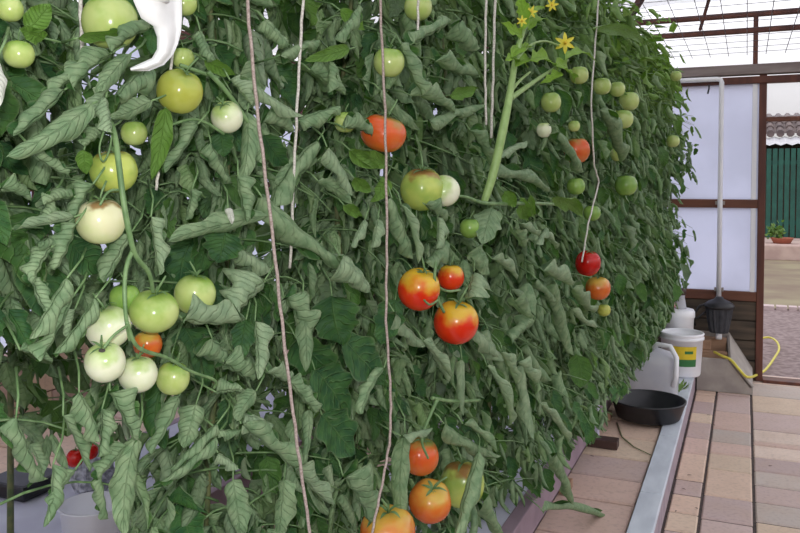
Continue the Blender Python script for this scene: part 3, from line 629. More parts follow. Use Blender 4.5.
# ------------------------------------------------------------------ strings
def string(pts, w, off, m, lab, top=True, bot=True):
    P = [on_face(a, b, off if np.isscalar(off) else off[i]) for i, (a, b) in enumerate(pts)]; P = np.array(P)
    if top: d = P[0]-P[1]; P = np.vstack([P[0] + d*((2.14-P[0][2])/d[2]), P])
    if bot and P[-1][2] > .32: d = unit(P[-1]-P[-2]); e = P[-1] + np.array([-.12, .1, 0]); e[2] = .30; P = np.vstack([P, e])
    Q = []
    for i in range(len(P)-1):
        for t in np.linspace(0, 1, 8, endpoint=False): Q.append(P[i]*(1-t) + P[i+1]*t)
    Q.append(P[-1]); Q = np.array(Q); d = proj(Q)[2]; j = np.arange(len(Q))
    Q = Q + np.stack([np.sin(j*1.7), np.cos(j*2.3), 0*j], 1)*.0007
    mb = MB(); mb.tube(Q, w * np.mean(d[8:-8]) / FPX / 2, 6)
    o = mb.obj('support_string', M[m], None, True); tag(o, lab, 'string', 'strings the tomato plants climb'); return o
string([(247, 0), (256, 100), (272, 230), (285, 350), (298, 450), (310, 533)], 3.4, .10, 'twine_pink', 'long pinkish twine slanting down in front of the leaves, thickest of the strings')
string([(380, 0), (385, 110), (387, 230), (386, 320), (391, 400), (390, 440), (383, 480), (372, 533)], 2.6, .085, 'twine_pink', 'straight beige string hanging before the broad orange tomato, bending near its bottom')
string([(303, 0), (298, 88), (293, 190), (290, 268)], 3, [.03, .03, .02, .0], 'twine_white', 'pale string hanging between the slanting twine and the straight beige string', True, False)
string([(418, 0), (418, 35)], 2.6, .02, 'twine_white', 'short white string vanishing into leaves near the top green tomato', True, False)
string([(486, 0), (485, 70), (486, 125)], 2.5, .03, 'twine_white', 'left string of the white pair beside the thick green shoot', True, False)
string([(495, 0), (493, 80), (491, 138)], 2.8, .03, 'twine_white', 'right string of the white pair beside the thick green shoot', True, False)
string([(541, 80), (544, 122)], 1.8, .0, 'twine_white', 'short white string ending at a small pale tomato', False, False)
string([(597, 20), (591, 100), (594, 165), (599, 182), (588, 225), (582, 262)], 1.8, .04, 'twine_white', 'thin crooked string hanging before the deep red tomato', True, False)
string([(80, -5), (83, 72)], 4, -.05, 'twine_white', 'pale thick string behind the largest green tomato', True, False)
string([(167, 100), (159, 165), (156, 190)], 3, .01, 'twine_white', 'white string showing behind the broad stem below the yellow-green tomato', True, False)
mb = MB(); mb.tube([(-.85, 0, 2.14), (-.62, 2.5, 2.13), (-.5, 5.86, 2.14)], .002, 6)
tag(mb.obj('support_wire', M['wire']), 'horizontal wire over the near row that holds the strings', 'wire')

# hooked white strip for a blown-out leaf, glare put into its colour
poly = [(132, -14), (133, 0), (139, 16), (152, 26), (157, 38), (157, 50), (152, 59), (141, 63), (131, 67), (132, 71), (146, 71), (160, 67), (171, 59), (178, 46), (182, 28), (182, 0), (181, -14)]
mid_ = [(157, -14), (157, 0), (161, 16), (166, 26), (167, 38), (166, 50), (160, 59), (148, 66)]
Lf = [(132, -14), (133, 0), (141, 18), (153, 26), (157, 37), (157, 49), (152, 58), (141, 63), (130, 68)]
Rt_ = [(181, -14), (182, 2), (182, 18), (181, 32), (178, 44), (173, 55), (164, 65), (149, 71), (131, 71)]
mb = MB(); vs = []; k = len(Lf)
for th in (0, .0015):
    for i in range(k):
        for t in np.linspace(0, 1, 6):
            x = Lf[i][0]*(1-t) + Rt_[i][0]*t; y = Lf[i][1]*(1-t) + Rt_[i][1]*t
            p = on_face(x, y, .115 + .012*math.sin(t*3.1) - th); vs.append(p)
f = []
for i in range(k-1):
    for j in range(5):
        a = i*6+j; f.append((a, a+1, a+7, a+6)); b = a + k*6; f.append((b, b+6, b+7, b+1))
for i in range(k-1):
    for j, sg in ((0, 1), (5, 0)):
        a = i*6+j; b = a + k*6; f.append((a, a+6, b+6, b))
for j in range(5):
    for i in (0, k-1): a = i*6+j; b = a + k*6; f.append((a, a+1, b+1, b))
mb.add(vs, f); q_ = np.mean(vs[:6], axis=0); mb.tube([q_ - np.array([0, 0, .02]), q_ + np.array([-.01, .0, .1]), np.array([q_[0]-.03, q_[1], 2.14])], [.015, .003, .002], 6)
tag(mb.obj('blown_out_strip', simple('blown_out_white', (.93, .93, .92), .4), None, True), 'blown-out white leaf-like strip with a hooked lower end hanging from above', 'plastic strip')

# ------------------------------------------------------------------ troughs
def trough(x0, x1, y0, y1, lab, legs):
    t = empty('growing_trough', ((x0+x1)/2, (y0+y1)/2, .125), lab, 'trough', 'growing troughs')
    b = MB(); zb, zt, w = .16, .29, .012
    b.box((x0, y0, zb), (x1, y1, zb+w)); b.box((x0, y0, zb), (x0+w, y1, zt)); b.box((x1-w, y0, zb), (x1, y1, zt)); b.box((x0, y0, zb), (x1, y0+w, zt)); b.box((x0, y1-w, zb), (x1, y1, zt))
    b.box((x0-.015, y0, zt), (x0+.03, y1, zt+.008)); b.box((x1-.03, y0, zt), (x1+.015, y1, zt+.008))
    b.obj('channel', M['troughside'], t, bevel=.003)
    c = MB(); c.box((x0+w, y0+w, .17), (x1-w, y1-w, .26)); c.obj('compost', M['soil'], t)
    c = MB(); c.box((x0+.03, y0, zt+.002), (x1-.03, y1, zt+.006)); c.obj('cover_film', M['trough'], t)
    for yy in legs:
        c = MB(); c.box((x0+.03, yy, .125), (x1+.02, yy+.09, .16)); c.obj('support_block', M['blockwood'], t)
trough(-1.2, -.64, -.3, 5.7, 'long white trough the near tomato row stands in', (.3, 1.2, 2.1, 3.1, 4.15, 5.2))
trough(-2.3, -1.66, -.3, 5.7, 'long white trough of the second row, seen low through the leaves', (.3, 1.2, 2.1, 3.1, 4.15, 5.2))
# cup on the second trough's rim
cp = on_z(92, 552, .30); r = 31 * proj(cp)[2] / FPX; hh = .14
t = empty('plastic_tub', cp, 'milky see-through plastic tub with rolled rim, low behind the hanging leaves', 'plastic tub')
b = MB(); b.lathe([(.0, 0), (r*.8, 0), (r*.95, hh*.95), (r*1., hh*.97), (r*1.03, hh), (r*1., hh*1.01), (r*.93, hh), (r*.78, .003), (0, .003)], tuple(cp), 40); b.obj('tub_body', M['cup'], t, True)
# dark pot, crumpled wrap and pale items on the second trough
def small(name, mbf, m, lab, cat): o = mbf.obj(name, m, None, True); return tag(o, lab, cat)
p = on_z(22, 497, .298); b = MB(); b.box((p[0]-.14, p[1]-.04, .298), (p[0]+.05, p[1]+.14, .35)); o = b.obj('seed_tray', M['black_plastic'], bevel=.01); tag(o, 'black plant tray on the second trough near the left edge', 'tray')
p = on_z(92, 500, .27) ; b = MB()
rr = .07; nn = 24; kk = 12; vs = []
for i in range(kk+1):
    tt = PI*i/kk
    for j in range(nn):
        a = 2*PI*j/nn; q = rr*(1 + rng.uniform(-.14, .14)); vs.append((p[0]+q*math.sin(tt)*math.cos(a), p[1]+q*math.sin(tt)*math.sin(a), .37 + q*1.2*math.cos(tt)))
b.add(vs, [(i*nn+j, (i+1)*nn+j, (i+1)*nn+(j+1) % nn, i*nn+(j+1) % nn) for i in range(kk) for j in range(nn)])
tag(b.obj('crumpled_wrap', M['mesh_bag']), 'crumpled shiny clear wrap behind the see-through tub', 'plastic wrap')
c0 = on_z(142, 530, .36); b = MB(); b.tube([c0 + np.array([-.02, 0, -.03]), c0, c0 + np.array([.04, .05, .01])], [.025, .028, .028], 16)
tag(b.obj('waste_pipe', M['white_plastic'], None, True), 'short white pipe lying behind the lowest leaves right of the tub', 'pipe')

# ------------------------------------------------------------------ floor and paving
PAL = {'p': (208, 180, 156), 't': (204, 184, 156), 'm': (178, 158, 156), 'g': (170, 166, 160), 'k': (196, 166, 154), 'l': (212, 194, 178), 'v': (160, 142, 144), 'e': (186, 174, 156)}
def pave(mb, x0, x1, ys, cs, z, gap=.0055, pal=PAL):
    for i in range(len(ys)-1):
        c = (np.array(L(pal[cs[i % len(cs)]]))*.6 + .4*np.array(L((200, 176, 164)))) * rng.uniform(1.06, 1.2)
        dz = rng.uniform(-.002, .0015)
        a, b = ys[i]+gap, ys[i+1]-gap
        # slab with a worn edge
        e = .006
        v = [(x0+gap, a, z-.03), (x1-gap, a, z-.03), (x1-gap, b, z-.03), (x0+gap, b, z-.03), (x0+gap, a, z-e+dz), (x1-gap, a, z-e+dz), (x1-gap, b, z-e+dz), (x0+gap, b, z-e+dz),
             (x0+gap+e, a+e, z+dz), (x1-gap-e, a+e, z+dz), (x1-gap-e, b-e, z+dz), (x0+gap+e, b-e, z+dz)]
        mb.add(v, [(0,1,5,4),(1,2,6,5),(2,3,7,6),(3,0,4,7),(4,5,9,8),(5,6,10,9),(6,7,11,10),(7,4,8,11),(8,9,10,11)], 0, c)
def yl(px, pys, z=0.): return [on_z(px, q, z)[1] for q in pys]
mb = MB()
xk, xa, xb = -.277, -.150, .052
near = [2.0, 2.3, 2.6]
c1 = near + sorted(yl(690, [533, 514, 495, 480, 453, 437, 421, 412, 400, 393])) + [5.5, 5.9]
pave(mb, xk, xa, c1, 'ptmtpmpkmtvp', 0)
c2 = [1.6, 2.2, 2.75] + sorted(yl(730, [522, 498, 471, 455, 443, 430, 412, 394])) + [5.45, 5.9]
pave(mb, xa, xb, c2, 'mpmvptkgkmmpl', 0)
c3 = [1.4, 1.8, 2.3, 2.7] + sorted(yl(775, [524, 504, 487, 473, 459, 447, 443, 431, 413, 397, 385, 376])) + [5.9]
pave(mb, xb, .62, c3, 'mpktgmgvlklmtgl', 0)
pave(mb, .62, 1.3, list(np.arange(1.3, 6, .3)), 'pmtgkl', 0)
mb.obj('floor', M['stone'], None, attrs=True)['kind'] = 'structure'
mb = MB(); mb.box((-3.6, -1.5, -.15), (3, 5.9, -.006)); o = mb.obj('floor_bed', M['joint']); o['kind'] = 'structure'; o.name = 'floor_base'
mb = MB()
for x0, x1, o_ in ((-1.02, -.362, 0), (-1.7, -1.02, .1), (-2.4, -1.7, .05), (-3.3, -2.4, .14)):
    ys = [-.5 + o_]
    while ys[-1] < 5.7: ys.append(ys[-1] + random.choice((.2, .26, .3, .34)))
    pave(mb, x0, x1, ys, [random.choice('pktklpm') for _ in range(30)], .125, .009)
o = mb.obj('floor_raised', M['stone'], None, attrs=True); o['kind'] = 'structure'
mb = MB(); mb.box((-3.4, -.6, 0), (-.362, 5.88, .1)); o = mb.obj('floor_raised_base', M['joint']); o['kind'] = 'structure'
mb = MB(); ys = np.linspace(-.6, 5.5, 9)
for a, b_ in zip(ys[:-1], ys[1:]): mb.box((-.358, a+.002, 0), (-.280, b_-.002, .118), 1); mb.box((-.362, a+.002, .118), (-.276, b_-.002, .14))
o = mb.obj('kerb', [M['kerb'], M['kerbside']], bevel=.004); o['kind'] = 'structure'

# ------------------------------------------------------------------ end wall (timber frame, Y = 5.9)
YW = 5.9
def wx(px, py=250): return on_y(px, py, YW)[0]
def wz(py, px=740): return on_y(px, py, YW)[2]
def sbox(name, lo, hi, m, bev=.004):
    mb = MB(); mb.box(lo, hi); o = mb.obj(name, M[m], bevel=bev); o['kind'] = 'structure'; return o
px0, px1 = wx(757), wx(764.5)
sbox('trim_1', (px0, YW, 0), (px1, YW+.05, wz(66)), 'wood')                       # door post
zt0, zt1 = wz(84), wz(77)
sbox('trim_2', (-3.4, YW-.01, zt0), (1.6, YW+.06, zt1), 'wood')
sbox('trim_3', (-3.4, YW-.02, wz(75)), (1.6, YW+.07, wz(65)), 'lintel')
sbox('trim_4', (-3.4, YW, wz(208)), (px0, YW+.045, wz(199.5)), 'woodh')
sbox('trim_5', (-3.4, YW, wz(301)), (px0, YW+.045, wz(291.5)), 'woodh')
sbox('trim_6', (-3.4, YW, wz(33)), (1.6, YW+.05, wz(28)), 'wood')
sbox('trim_7', (-3.4, YW, wz(17.)), (1.6, YW+.05, wz(12)), 'wood')
sbox('trim_8', (wx(750), YW+.005, wz(66)), (wx(755), YW+.045, wz(14)), 'wood')     # king post
sbox('trim_9', (px1, YW+.005, wz(121, 780)), (1.6, YW+.045, wz(116.5, 780)), 'woodh')
sbox('trim_10', (px1, YW-.03, -.01), (1.6, YW+.09, .02), 'wood')                    # threshold
mb = MB()
zz = np.linspace(0, wz(301), 5)
for a, b_ in zip(zz[:-1], zz[1:]): mb.box((-3.4, YW+.012, a+.004), (px0, YW+.034, b_-.004))
mb.box((-3.4, YW+.036, 0), (px0, YW+.045, wz(301)))
mb.obj('wall_end', M['plank'], bevel=.003)['kind'] = 'structure'
for i, (a, b_) in enumerate(((wz(291.5), wz(208)), (wz(199.5), zt0))):
    mb = MB(); mb.box((-3.4, YW+.02, a), (px0, YW+.03, b_))
    o = mb.obj('window_%d' % (i+1), M['poly']); o['kind'] = 'structure'
for i in range(0, 5):
    xx = px0 - .012 - i*.62
    sbox('trim_%d' % (11+i), (xx-.03, YW+.005, wz(301)), (xx+.0, YW+.02, zt0), 'white_plastic' if i == 0 else 'wood')
mb = MB(); mb.box((px1, YW+.02, wz(116.5, 780)), (1.6, YW+.026, zt0)); mb.obj('window_3', M['sheet'])['kind'] = 'structure'
# left long wall: low sandstone plinth, posts and cloudy panels; roof sheet
mb = MB()
ys = np.arange(-.6, 5.9, .3)
for r_ in range(4):
    for y in ys: 
        c = np.array(L(PAL[random.choice('pkkpl')])); q = (.15 if r_ % 2 else 0)
        mb.box((-3.5, y+q+.004, r_*.12+.004), (-3.38, y+q+.296, r_*.12+.116), a=c)
mb.obj('wall_left', M['stone'], attrs=True)['kind'] = 'structure'
mb = MB(); mb.box((-3.47, -.6, .48), (-3.46, 5.95, 2.3)); mb.obj('window_4', M['poly'])['kind'] = 'structure'
mb = MB()
for y in np.arange(-.5, 6, .9): mb.box((-3.45, y, .48), (-3.39, y+.05, 2.3))
mb.box((-3.45, -.6, 2.26), (-3.39, 5.95, 2.34)); mb.box((-3.45, -.6, 1.3), (-3.4, 5.95, 1.35)); mb.obj('trim_left', M['wood'])['kind'] = 'structure'
mb = MB()
mb.prism([(-3.6, 2.42), (-3.6, 2.43), (-.2, 2.88), (2.4, 2.53), (2.4, 2.52), (-.2, 2.87)], -.7, 6.0)
mb.obj('ceiling', M['roofsheet'])['kind'] = 'structure'
# overhead wire mesh
mb = MB(); zm = 2.2
for x in np.arange(-2.3, 1.5, .115): mb.tube([(x, 1.3, zm), (x + rng.normal(0, .004), 3.5, zm - .01), (x, 5.88, zm)], .0022, 4)
for y in np.arange(1.3, 5.88, .22): mb.tube([(-2.3, y, zm), (-.5, y, zm-.008), (1.5, y, zm)], .0016, 4)
tag(mb.obj('wire_mesh', M['wire']), 'wide wire mesh stretched flat under the clear roof', 'wire mesh')
mb = MB(); mb.tube([on_y(625, 26, 5.0), on_y(645, -8, 4.6)], .022, 4); mb.tube([on_y(700, 30, 5.2), on_y(710, -4, 5.0)], .01, 4)
mb.obj('trim_16', M['wood'])['kind'] = 'structure'

# ------------------------------------------------------------------ downpipe
x = wx(719.5); yp = YW - .03
t = empty('downpipe', (x, yp, .5), 'white plastic downpipe before the cloudy wall panels', 'pipe')
mb = MB(); mb.tube([(x-.9, yp, wz(78.5)), (x-.4, yp, wz(78.5)), (x-.03, yp, wz(78.5)), (x-.006, yp, wz(79.5)), (x, yp, wz(82)), (x, yp, 1.2), (x, yp, wz(299))], .0165, 16); mb.obj('pipe_run', M['white_plastic'], t, True)
mb = MB()
for z in (wz(203), wz(290)): mb.box((x-.03, yp-.004, z-.012), (x-.018, YW+.002, z+.012)); mb.box((x+.018, yp-.004, z-.012), (x+.03, YW+.002, z+.012)); mb.box((x-.03, yp+.016, z-.008), (x+.03, yp+.029, z+.008))
mb.obj('pipe_clip', M['grey_paint'], t)
mb = MB(); xx = wx(707); mb.tube([(xx, yp+.01, wz(84)), (xx, yp, wz(88)), (xx-.008, yp, wz(93))], .006, 8); tag(mb.obj('metal_hook', M['grey_black'], None, True), 'small dark hook under the top beam left of the downpipe', 'hook')

# ------------------------------------------------------------------ things by the end wall
# grey box
bx0, bx1, yf, yb = -.272, .062, 5.50, 5.84
t = empty('grey_box', ((bx0+bx1)/2, (yf+yb)/2, 0), 'grey painted open box with a sloping end, at the foot of the end wall', 'box')
mb = MB(); pr = [(bx0, 0), (bx1, 0), (bx1, .055), (-.068, .213), (bx0, .213)]; mb.prism(pr, yf, yf+.018); mb.obj('front_board', M['grey_paint'], t, bevel=.002)
mb = MB(); pr2 = [(bx0, 0), (bx1, 0), (bx1, .10), (-.085, .33), (bx0, .33)]; mb.prism(pr2, yb-.018, yb); mb.obj('back_board', M['grey_paint'], t)
mb = MB(); mb.add([(-.068, yf, .213), (bx1, yf, .055), (bx1, yb, .10), (-.085, yb, .33), (-.080, yf, .203), (bx1-.015, yf, .045), (bx1-.015, yb, .085), (-.1, yb, .32)],
   [(0,1,2,3),(4,7,6,5),(0,4,5,1),(1,5,6,2),(2,6,7,3),(3,7,4,0)]); mb.add([(bx1, yf+.018, 0), (bx1, yb-.018, 0), (bx1, yb, .10), (bx1, yf, .055), (bx1-.014, yf+.018, 0), (bx1-.014, yb-.018, 0), (bx1-.014, yb, .10), (bx1-.014, yf, .055)], [(0,1,2,3),(4,7,6,5),(0,3,7,4),(1,5,6,2),(3,2,6,7),(0,4,5,1)]); mb.tube([(-.070, yf-.001, .211), (bx1, yf-.001, .050)], .0085, 8); mb.obj('sloping_board', M['grey_paint'], t)
mb = MB(); mb.box((bx0, yf+.018, 0), (bx0+.016, yb-.018, .2)); mb.obj('side_board', M['grey_paint'], t)
mb = MB(); mb.box((bx0+.02, 5.6, .19), (-.09, 5.65, .235)); mb.box((bx0+.03, 5.60, .0), (bx0+.07, 5.82, .19)); mb.box((-.13, 5.60, 0), (-.1, 5.82, .19)); mb.box((bx0+.02, 5.74, .19), (-.1, 5.81, .30))
tag(mb.obj('wood_blocks', M['blockwood'], None, bevel=.003), 'rough wooden blocks stacked inside the grey box', 'wood')
mb = MB(); mb.box((-.262, 5.655, .235), (-.195, 5.73, .30)); tag(mb.obj('wood_offcut', M['blockwood'], None, bevel=.004), 'small brown wood offcut beside the white bucket, on the blocks', 'wood')
# hopper like ribbed black pump
c = on_y(719, 320, 5.72); cx_, cy_ = c[0], 5.72
t = empty('pond_pump', (cx_, cy_, .30), 'dark ribbed pump standing under the end of the downpipe', 'pump')
mb = MB(); n = 48; prof = [(.0, .035), (.055, .035), (.06, .05), (.072, .12), (.085, .2), (.086, .205)]
an = np.arange(n)*2*PI/n; vs = []
for r_, z_ in prof:
    rb = r_*(1 + .05*np.sign(np.sin(an*12))*(r_ > .05)); vs.append(np.stack([cx_ + rb*np.cos(an), cy_ + rb*.75*np.sin(an), .31 + z_ + 0*an], 1))
mb.add(np.vstack(vs), [(i*n+j, i*n+(j+1) % n, (i+1)*n+(j+1) % n, (i+1)*n+j) for i in range(len(prof)-1) for j in range(n)]); mb.obj('pump_cage', M['grey_black'], t)
mb = MB(); mb.lathe([(.0, .20), (.092, .20), (.097, .212), (.092, .228), (.07, .245), (.03, .262), (.022, .275), (0, .275)], (cx_, cy_, .31), 32); mb.obj('pump_lid', M['black_plastic'], t, True)
mb = MB(); mb.lathe([(.0, -.008), (.02, -.008), (.02, .02), (.016, .036), (0, .036)], (cx_, cy_, .31), 20); mb.obj('nozzle', M['white_plastic'], t, True)
mb = MB(); mb.tube([(cx_-.05, cy_, .545), (cx_-.12, cy_-.02, .52), (cx_-.17, cy_, .44), (cx_-.15, cy_+.02, .38)], .008, 8); mb.tube([(cx_-.06, cy_, .50), (cx_-.14, cy_, .43), (cx_-.2, cy_, .47)], .007, 8); mb.obj('pump_cable', M['black_plastic'], t, True)
# yellow hose
hp = [(-.17, 5.58, .24), (-.12, 5.505, .232), (-.07, 5.49, .222), (-.02, 5.47, .165), (.03, 5.46, .11)]
P = [np.array(q) for q in hp] + [on_z(759, 374, .02), on_z(766, 370, .01), on_z(775, 357, .012), on_z(780, 349, .012), on_z(777, 341, .012), on_z(770, 337, .012), on_z(762, 338, .012)]
P = np.array(P)
for _ in range(2):
    Q = [P[0]]
    for i in range(len(P)-1): Q += [P[i]*.75+P[i+1]*.25, P[i]*.25+P[i+1]*.75]
    Q.append(P[-1]); P = np.array(Q)
mb = MB(); mb.tube(P, .0085, 10); tag(mb.obj('garden_hose', M['hose'], None, True), 'yellow hose looping out of the grey box and through the doorway', 'hose')

def vessel(name, c, prof, m, lab, cat, n=40):
    t = empty(name, c, lab, cat); mb = MB(); mb.lathe(prof, c, n); mb.obj('body', M[m], t, True); return t
# front bucket with label
bc = (-.352, 5.30, .141); R0 = .125
t = empty('bucket', bc, 'white bucket with a yellow and green label, beside the grey box', 'bucket')
mb = MB(); mb.lathe([(0, 0), (R0*.86, 0), (R0*.9, .01), (R0*1.0, .225), (R0*1.06, .226), (R0*1.06, .24), (R0*1.0, .243), (R0*1.03, .25), (R0*1.07, .262), (R0*1.02, .268), (R0*.97, .266), (R0*.97, .255), (0, .255)], bc, 48); mb.obj('bucket_body', M['white_plastic'], t, True)
def label(c, r0, r1, z0, z1, a0, a1, m, parent, nm):
    mb = MB(); vs = []; A_ = np.linspace(a0, a1, 12)
    for z in (z0, z1):
        f_ = (z - z0)/(z1 - z0 + 1e-9); r_ = r0*(1-f_) + r1*f_
        for a in A_: vs.append((c[0] + r_*math.cos(a), c[1] + r_*math.sin(a), c[2] + z))
    mb.add(vs, [(i, i+1, 13+i, 12+i) for i in range(11)]); mb.obj(nm, M[m], parent, True)
fa = math.radians(-78)
rl = lambda z: R0*(.9 + .1*z/.225) + .0012
label(bc, rl(.115), rl(.195), .115, .195, fa-.62, fa+.62, 'yellow', t, 'yellow_label')
label(bc, rl(.07), rl(.115), .07, .115, fa-.62, fa+.62, 'green_label', t, 'green_label')
label(bc, rl(.15)+.001, rl(.17)+.001, .15, .168, fa+.0, fa+.42, 'green_label', t, 'label_print')
# tub behind
c2 = (-.40, 5.54, .13); R2 = .105
t = empty('storage_tub', c2, 'white lidded tub standing behind the labelled bucket', 'tub')
mb = MB(); mb.lathe([(0, 0), (R2*.9, 0), (R2, .33), (R2*1.06, .335), (R2*1.06, .37), (R2*.98, .385), (R2*.5, .39), (0, .39)], c2, 40); mb.obj('tub_body', M['white_plastic'], t, True)
c3 = (-.385, 5.54, .521)
t = empty('jar', c3, 'small pale jar with a dark lid, on top of the white lidded tub', 'jar')
mb = MB(); mb.lathe([(0, 0), (.044, 0), (.042, .01), (.032, .07), (.034, .09), (0, .09)], c3, 24); mb.obj('jar_body', M['jerry'], t, True)
mb = MB(); mb.lathe([(0, .09), (.04, .09), (.041, .125), (.036, .13), (0, .13)], c3, 24); mb.obj('jar_lid', M['dark_brown'], t, True)
mb = MB(); vs = []
cp_ = (-.46, 5.50, .545)
for i in range(9):
    tt = PI*i/8
    for j in range(14):
        a = 2*PI*j/14; q = 1 + rng.uniform(-.12, .12); vs.append((cp_[0]+.055*q*math.sin(tt)*math.cos(a), cp_[1]+.04*q*math.sin(tt)*math.sin(a), cp_[2]+.028*q*math.cos(tt)))
mb.add(vs, [(i*14+j, (i+1)*14+j, (i+1)*14+(j+1) % 14, i*14+(j+1) % 14) for i in range(8) for j in range(14)])
tag(mb.obj('plastic_packet', M['pinkred'], None, True), 'crumpled red and white packet on the white lidded tub', 'packet')
# jerrycan
jc = (-.50, 4.72, .126); jw, jd, jh = .17, .10, .31
t = empty('jerrycan', jc, 'white plastic jerrycan with a loop handle, behind the black pan', 'jerrycan')
def rbox(mb, c, levels, n=40, p=5):
    an = np.arange(n)*2*PI/n; vs = []
    for hx, hy, z, ox in levels:
        cx = np.sign(np.cos(an))*np.abs(np.cos(an))**(2/p); sy = np.sign(np.sin(an))*np.abs(np.sin(an))**(2/p)
        vs.append(np.stack([c[0]+ox+hx*cx, c[1]+hy*sy, c[2]+z+0*an], 1))
    mb.add(np.vstack(vs), [(i*n+j, i*n+(j+1) % n, (i+1)*n+(j+1) % n, (i+1)*n+j) for i in range(len(levels)-1) for j in range(n)])
mb = MB(); rbox(mb, jc, [(0, 0, 0, 0), (jw*.96, jd*.94, 0, 0), (jw, jd, .015, 0), (jw, jd, .20, 0), (jw*.95, jd*.95, .245, -.005), (jw*.6, jd*.6, .275, -.03), (.0, .0, .28, -.03)]); mb.obj('can_body', M['jerry'], t, True)
mb = MB(); mb.lathe([(0, .27), (.03, .27), (.03, .315), (.027, .32), (0, .32)], (jc[0]-.08, jc[1], jc[2]), 24); mb.obj('screw_cap', M['white_plastic'], t, True)
mb = MB(); mb.tube([(jc[0]+.02, jc[1]-.02, .39), (jc[0]+.06, jc[1]-.05, .44), (jc[0]+.13, jc[1]-.06, .435), (jc[0]+.165, jc[1]-.09, .38), (jc[0]+.165, jc[1]-.11, .28), (jc[0]+.15, jc[1]-.09, .22)], .014, 12); mb.obj('loop_handle', M['white_plastic'], t, True)
# weed by the kerb
wp = tuple(on_z(677, 394, .142)); mb = MB()
for j in range(26):
    a = rng.uniform(0, 6.28); l = rng.uniform(.03, .075); d = unit((math.cos(a)*.6, math.sin(a)*.6, rng.uniform(.4, 1.4))); b0 = np.array(wp) + d*rng.uniform(.0, .05)
    leaflet(mb, b0, b0 + d*l, (-d[0], -d[1], .6), l*.22, .4, bend=-.1, nu=5, nv=4, var=(1.15, .5, 0))
t = empty('small_weed', wp, 'small bright green weed growing by the kerb in front of the bucket', 'weed'); mb.obj('foliage', M['leaf'], t, True, True)
# pan
pc = on_z(648, 417, .141); pc[2] = .1425; pr_ = 37 * proj(pc)[2]/FPX * .985
t = empty('black_pan', pc, 'shallow round black pan lying on the kerb under the leaves', 'pan')
mb = MB(); mb.lathe([(0, 0), (pr_*.80, 0), (pr_*.84, .006), (pr_*.97, .085), (pr_*1.0, .088), (pr_*1.0, .094), (pr_*.96, .095), (pr_*.935, .088), (pr_*.81, .012), (0, .010)], tuple(pc), 56); mb.obj('pan_body', M['black_plastic'], t, True)
# twig on the paving under the pan
q = [on_z(617, 423, .128), on_z(622, 437, .13), on_z(634, 447, .13), on_z(651, 455, .129)]; mb = MB(); mb.tube(q, [.004, .0035, .003, .002], 6); tag(mb.obj('dry_stalk', M['oldstem'], None, True), 'thin dry stalk curving over the raised paving below the pan', 'stalk')
q = on_z(597, 448, .126); mb = MB(); mb.box((q[0]-.09, q[1], .126), (q[0]+.09, q[1]+.07, .165)); tag(mb.obj('wood_block', M['dark_brown'], None, bevel=.003), 'dark wood block on the paving under the trough edge', 'wood')
mb = MB(); mb.box((q[0]-.10, q[1]+.075, .126), (q[0]-.01, q[1]+.13, .30)); tag(mb.obj('white_prop', M['trough'], None, bevel=.003), 'white prop block behind the dark wood block', 'prop')
# fallen bits on the paving
for i, (a, b_, z_) in enumerate(((714, 425, 0), (689, 475, 0), (684, 489, 0), (676, 511, 0), (696, 508, 0), (770, 466, 0), (640, 510, .125), (637, 520, .125), (643, 502, .125), (648, 476, .125), (592, 456, .125), (708, 415, 0))):
    q = on_z(a, b_, z_ + .004); mb = MB(); d = unit((rng.normal(), rng.normal(), .05))
    leaflet(mb, q - d*.008, q + d*.012, (0, 0, 1), .004, .8, nu=5, nv=4, var=(.5, 0, 0)); o = mb.obj('dry_leaf_crumb', M['dark_brown'], None, True); tag(o, 'small brown crumb of dry leaf lying on the paving', 'leaf crumb', 'dry leaf crumbs on the paving')

# ------------------------------------------------------------------ outside the door
mb = MB(); mb.box((-12, 5.96, -.2), (16, 9.6, -.03)); o = mb.obj('ground', M['gravel']); o['kind'] = 'structure'
mb = MB(); mb.box((-14, 9.6, -.2), (18, 45, -.03)); o = mb.obj('ground_mossy', M['mud']); o['kind'] = 'structure'
mb = MB(); x = -3
while x < 6:
    w_ = rng.uniform(.08, .16); mb.box((x, 9.5+rng.uniform(-.03, .03), -.04), (x+w_*.85, 9.62, .01)); x += w_
tag(mb.obj('stone_edging', M['edging']), 'line of pale edging stones across the ground outside', 'edging')
mb = MB(); mb.box((-6, 15.6, -.05), (10, 17.6, .24)); mb.obj('wall_garden', M['render_wall'], bevel=.03)['kind'] = 'structure'
t = empty('slatted_fence', (1, 17.7, .24), 'green fence of upright slats beyond the doorway', 'fence')
mb = MB()
for x in np.arange(-5, 9, .11): mb.box((x, 17.7, .24), (x+.085, 17.73, 2.02))
mb.obj('slats', M['greenpaint'], t)
mb = MB()
for z in (.5, 1.7): mb.box((-5, 17.73, z), (9, 17.78, z+.08))
mb.obj('rail', M['greenpaint'], t)
mb = MB(); mb.box((1.12, 17.62, .24), (1.17, 17.69, 2.05)); mb.obj('post', M['corrug'], t)
t = empty('outbuilding', (1, 21, 0), 'low outbuilding with grey-brown tiled roof behind the green fence', 'building')
mb = MB(); mb.box((-6, 20, 0), (10, 22.4, 2.3)); mb.obj('wall', M['plank'], t)
mb = MB(); mb.add([(-6.2, 19.6, 2.42), (10, 19.6, 2.42), (10, 21.2, 2.94), (-6.2, 21.2, 2.94)], [(0, 1, 2, 3)]); mb.obj('roof_board', M['rooftile'], t)
mb = MB()
for r_ in range(4):
    y0 = 19.6 + r_*.4; z0 = 2.42 + r_*.13
    for x in np.arange(-6.2, 10, .2): mb.tube([(x+.1, y0, z0), (x+.1, y0+.42, z0+.12)], [.085, .07], 8)
mb.obj('roof', M['rooftile'], t)
mb = MB(); nx = 300; xs_ = np.linspace(-6.2, 10, nx); vs = []
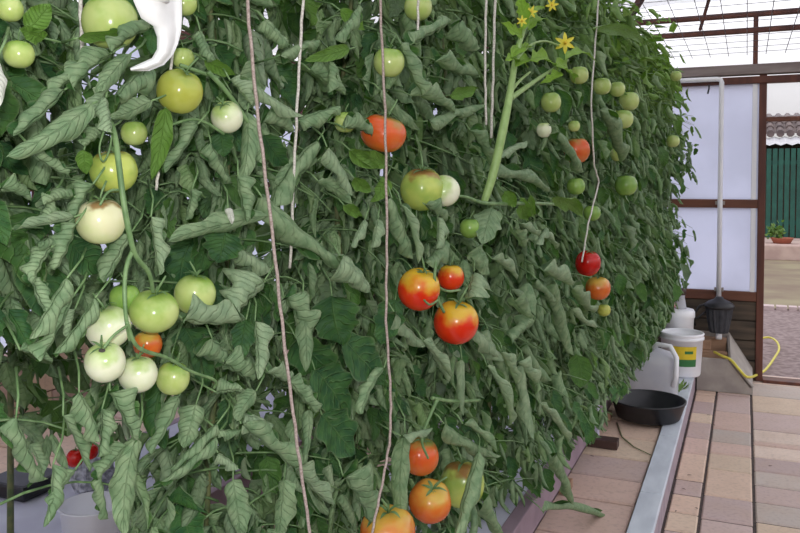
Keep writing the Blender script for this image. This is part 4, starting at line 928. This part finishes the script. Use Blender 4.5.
for y_, z_ in ((18.7, 2.14), (19.7, 2.34)):
    for i, x in enumerate(xs_): vs.append((x, y_, z_ + .02*math.sin(i*PI/2)))
mb.add(vs, [(i, i+1, nx+i+1, nx+i) for i in range(nx-1)]); mb.obj('canopy_sheet', M['corrug'], t)
pp = on_y(776, 236, 16.0); pz = .243
t = empty('potted_plant', (pp[0], 16.0, pz), 'small green plant in a terracotta bowl on the wall outside', 'potted plant')
mb = MB(); mb.lathe([(0, 0), (.14, 0), (.19, .09), (.2, .1), (.18, .1), (.17, .08), (0, .08)], (pp[0]+.1, 16, pz), 24); mb.obj('pot', M['terracotta'], t, True)
mb = MB()
for j in range(160):
    c_ = np.array([pp[0]-.0, 16, pz+.2]) + rng.normal(0, .065, 3)*np.array([1, 1, .9]); d = unit(rng.normal(0, 1, 3) + np.array([0, 0, .4])); leaflet(mb, c_, c_ + d*.08, rng.normal(0, 1, 3), .02, .5, nu=4, nv=2, var=(1, .45, 0))
mb.obj('foliage', M['leaf'], t, True, True)

# ------------------------------------------------------------------ light
w = bpy.data.worlds.new('overcast_sky'); S.world = w; w.use_nodes = True; nt = w.node_tree
bg = nt.nodes['Background']; tc = nt.nodes.new('ShaderNodeTexCoord'); sp = nt.nodes.new('ShaderNodeSeparateXYZ'); nt.links.new(tc.outputs['Generated'], sp.inputs[0])
c = mix(nt, ss(nt, sp.outputs[2], -.05, .25), L((150, 146, 140)), (1.0, 1.0, 1.06)); nt.links.new(c, bg.inputs[0]); bg.inputs[1].default_value = 1.4
fl = bpy.data.lights.new('camera_flash', 'POINT'); fl.energy = 32; fl.shadow_soft_size = .012; fl.color = (1, .985, .96)
fo = bpy.data.objects.new('camera_flash', fl); COL.objects.link(fo); fo.location = CO + RM @ np.array([-.01, .055, .0])
S.view_settings.view_transform = 'Standard'; S.view_settings.look = 'None'; S.view_settings.gamma = 1; S.view_settings.exposure = 0
S.cycles.use_denoising = True; S.cycles.max_bounces = 10; S.cycles.transparent_max_bounces = 12
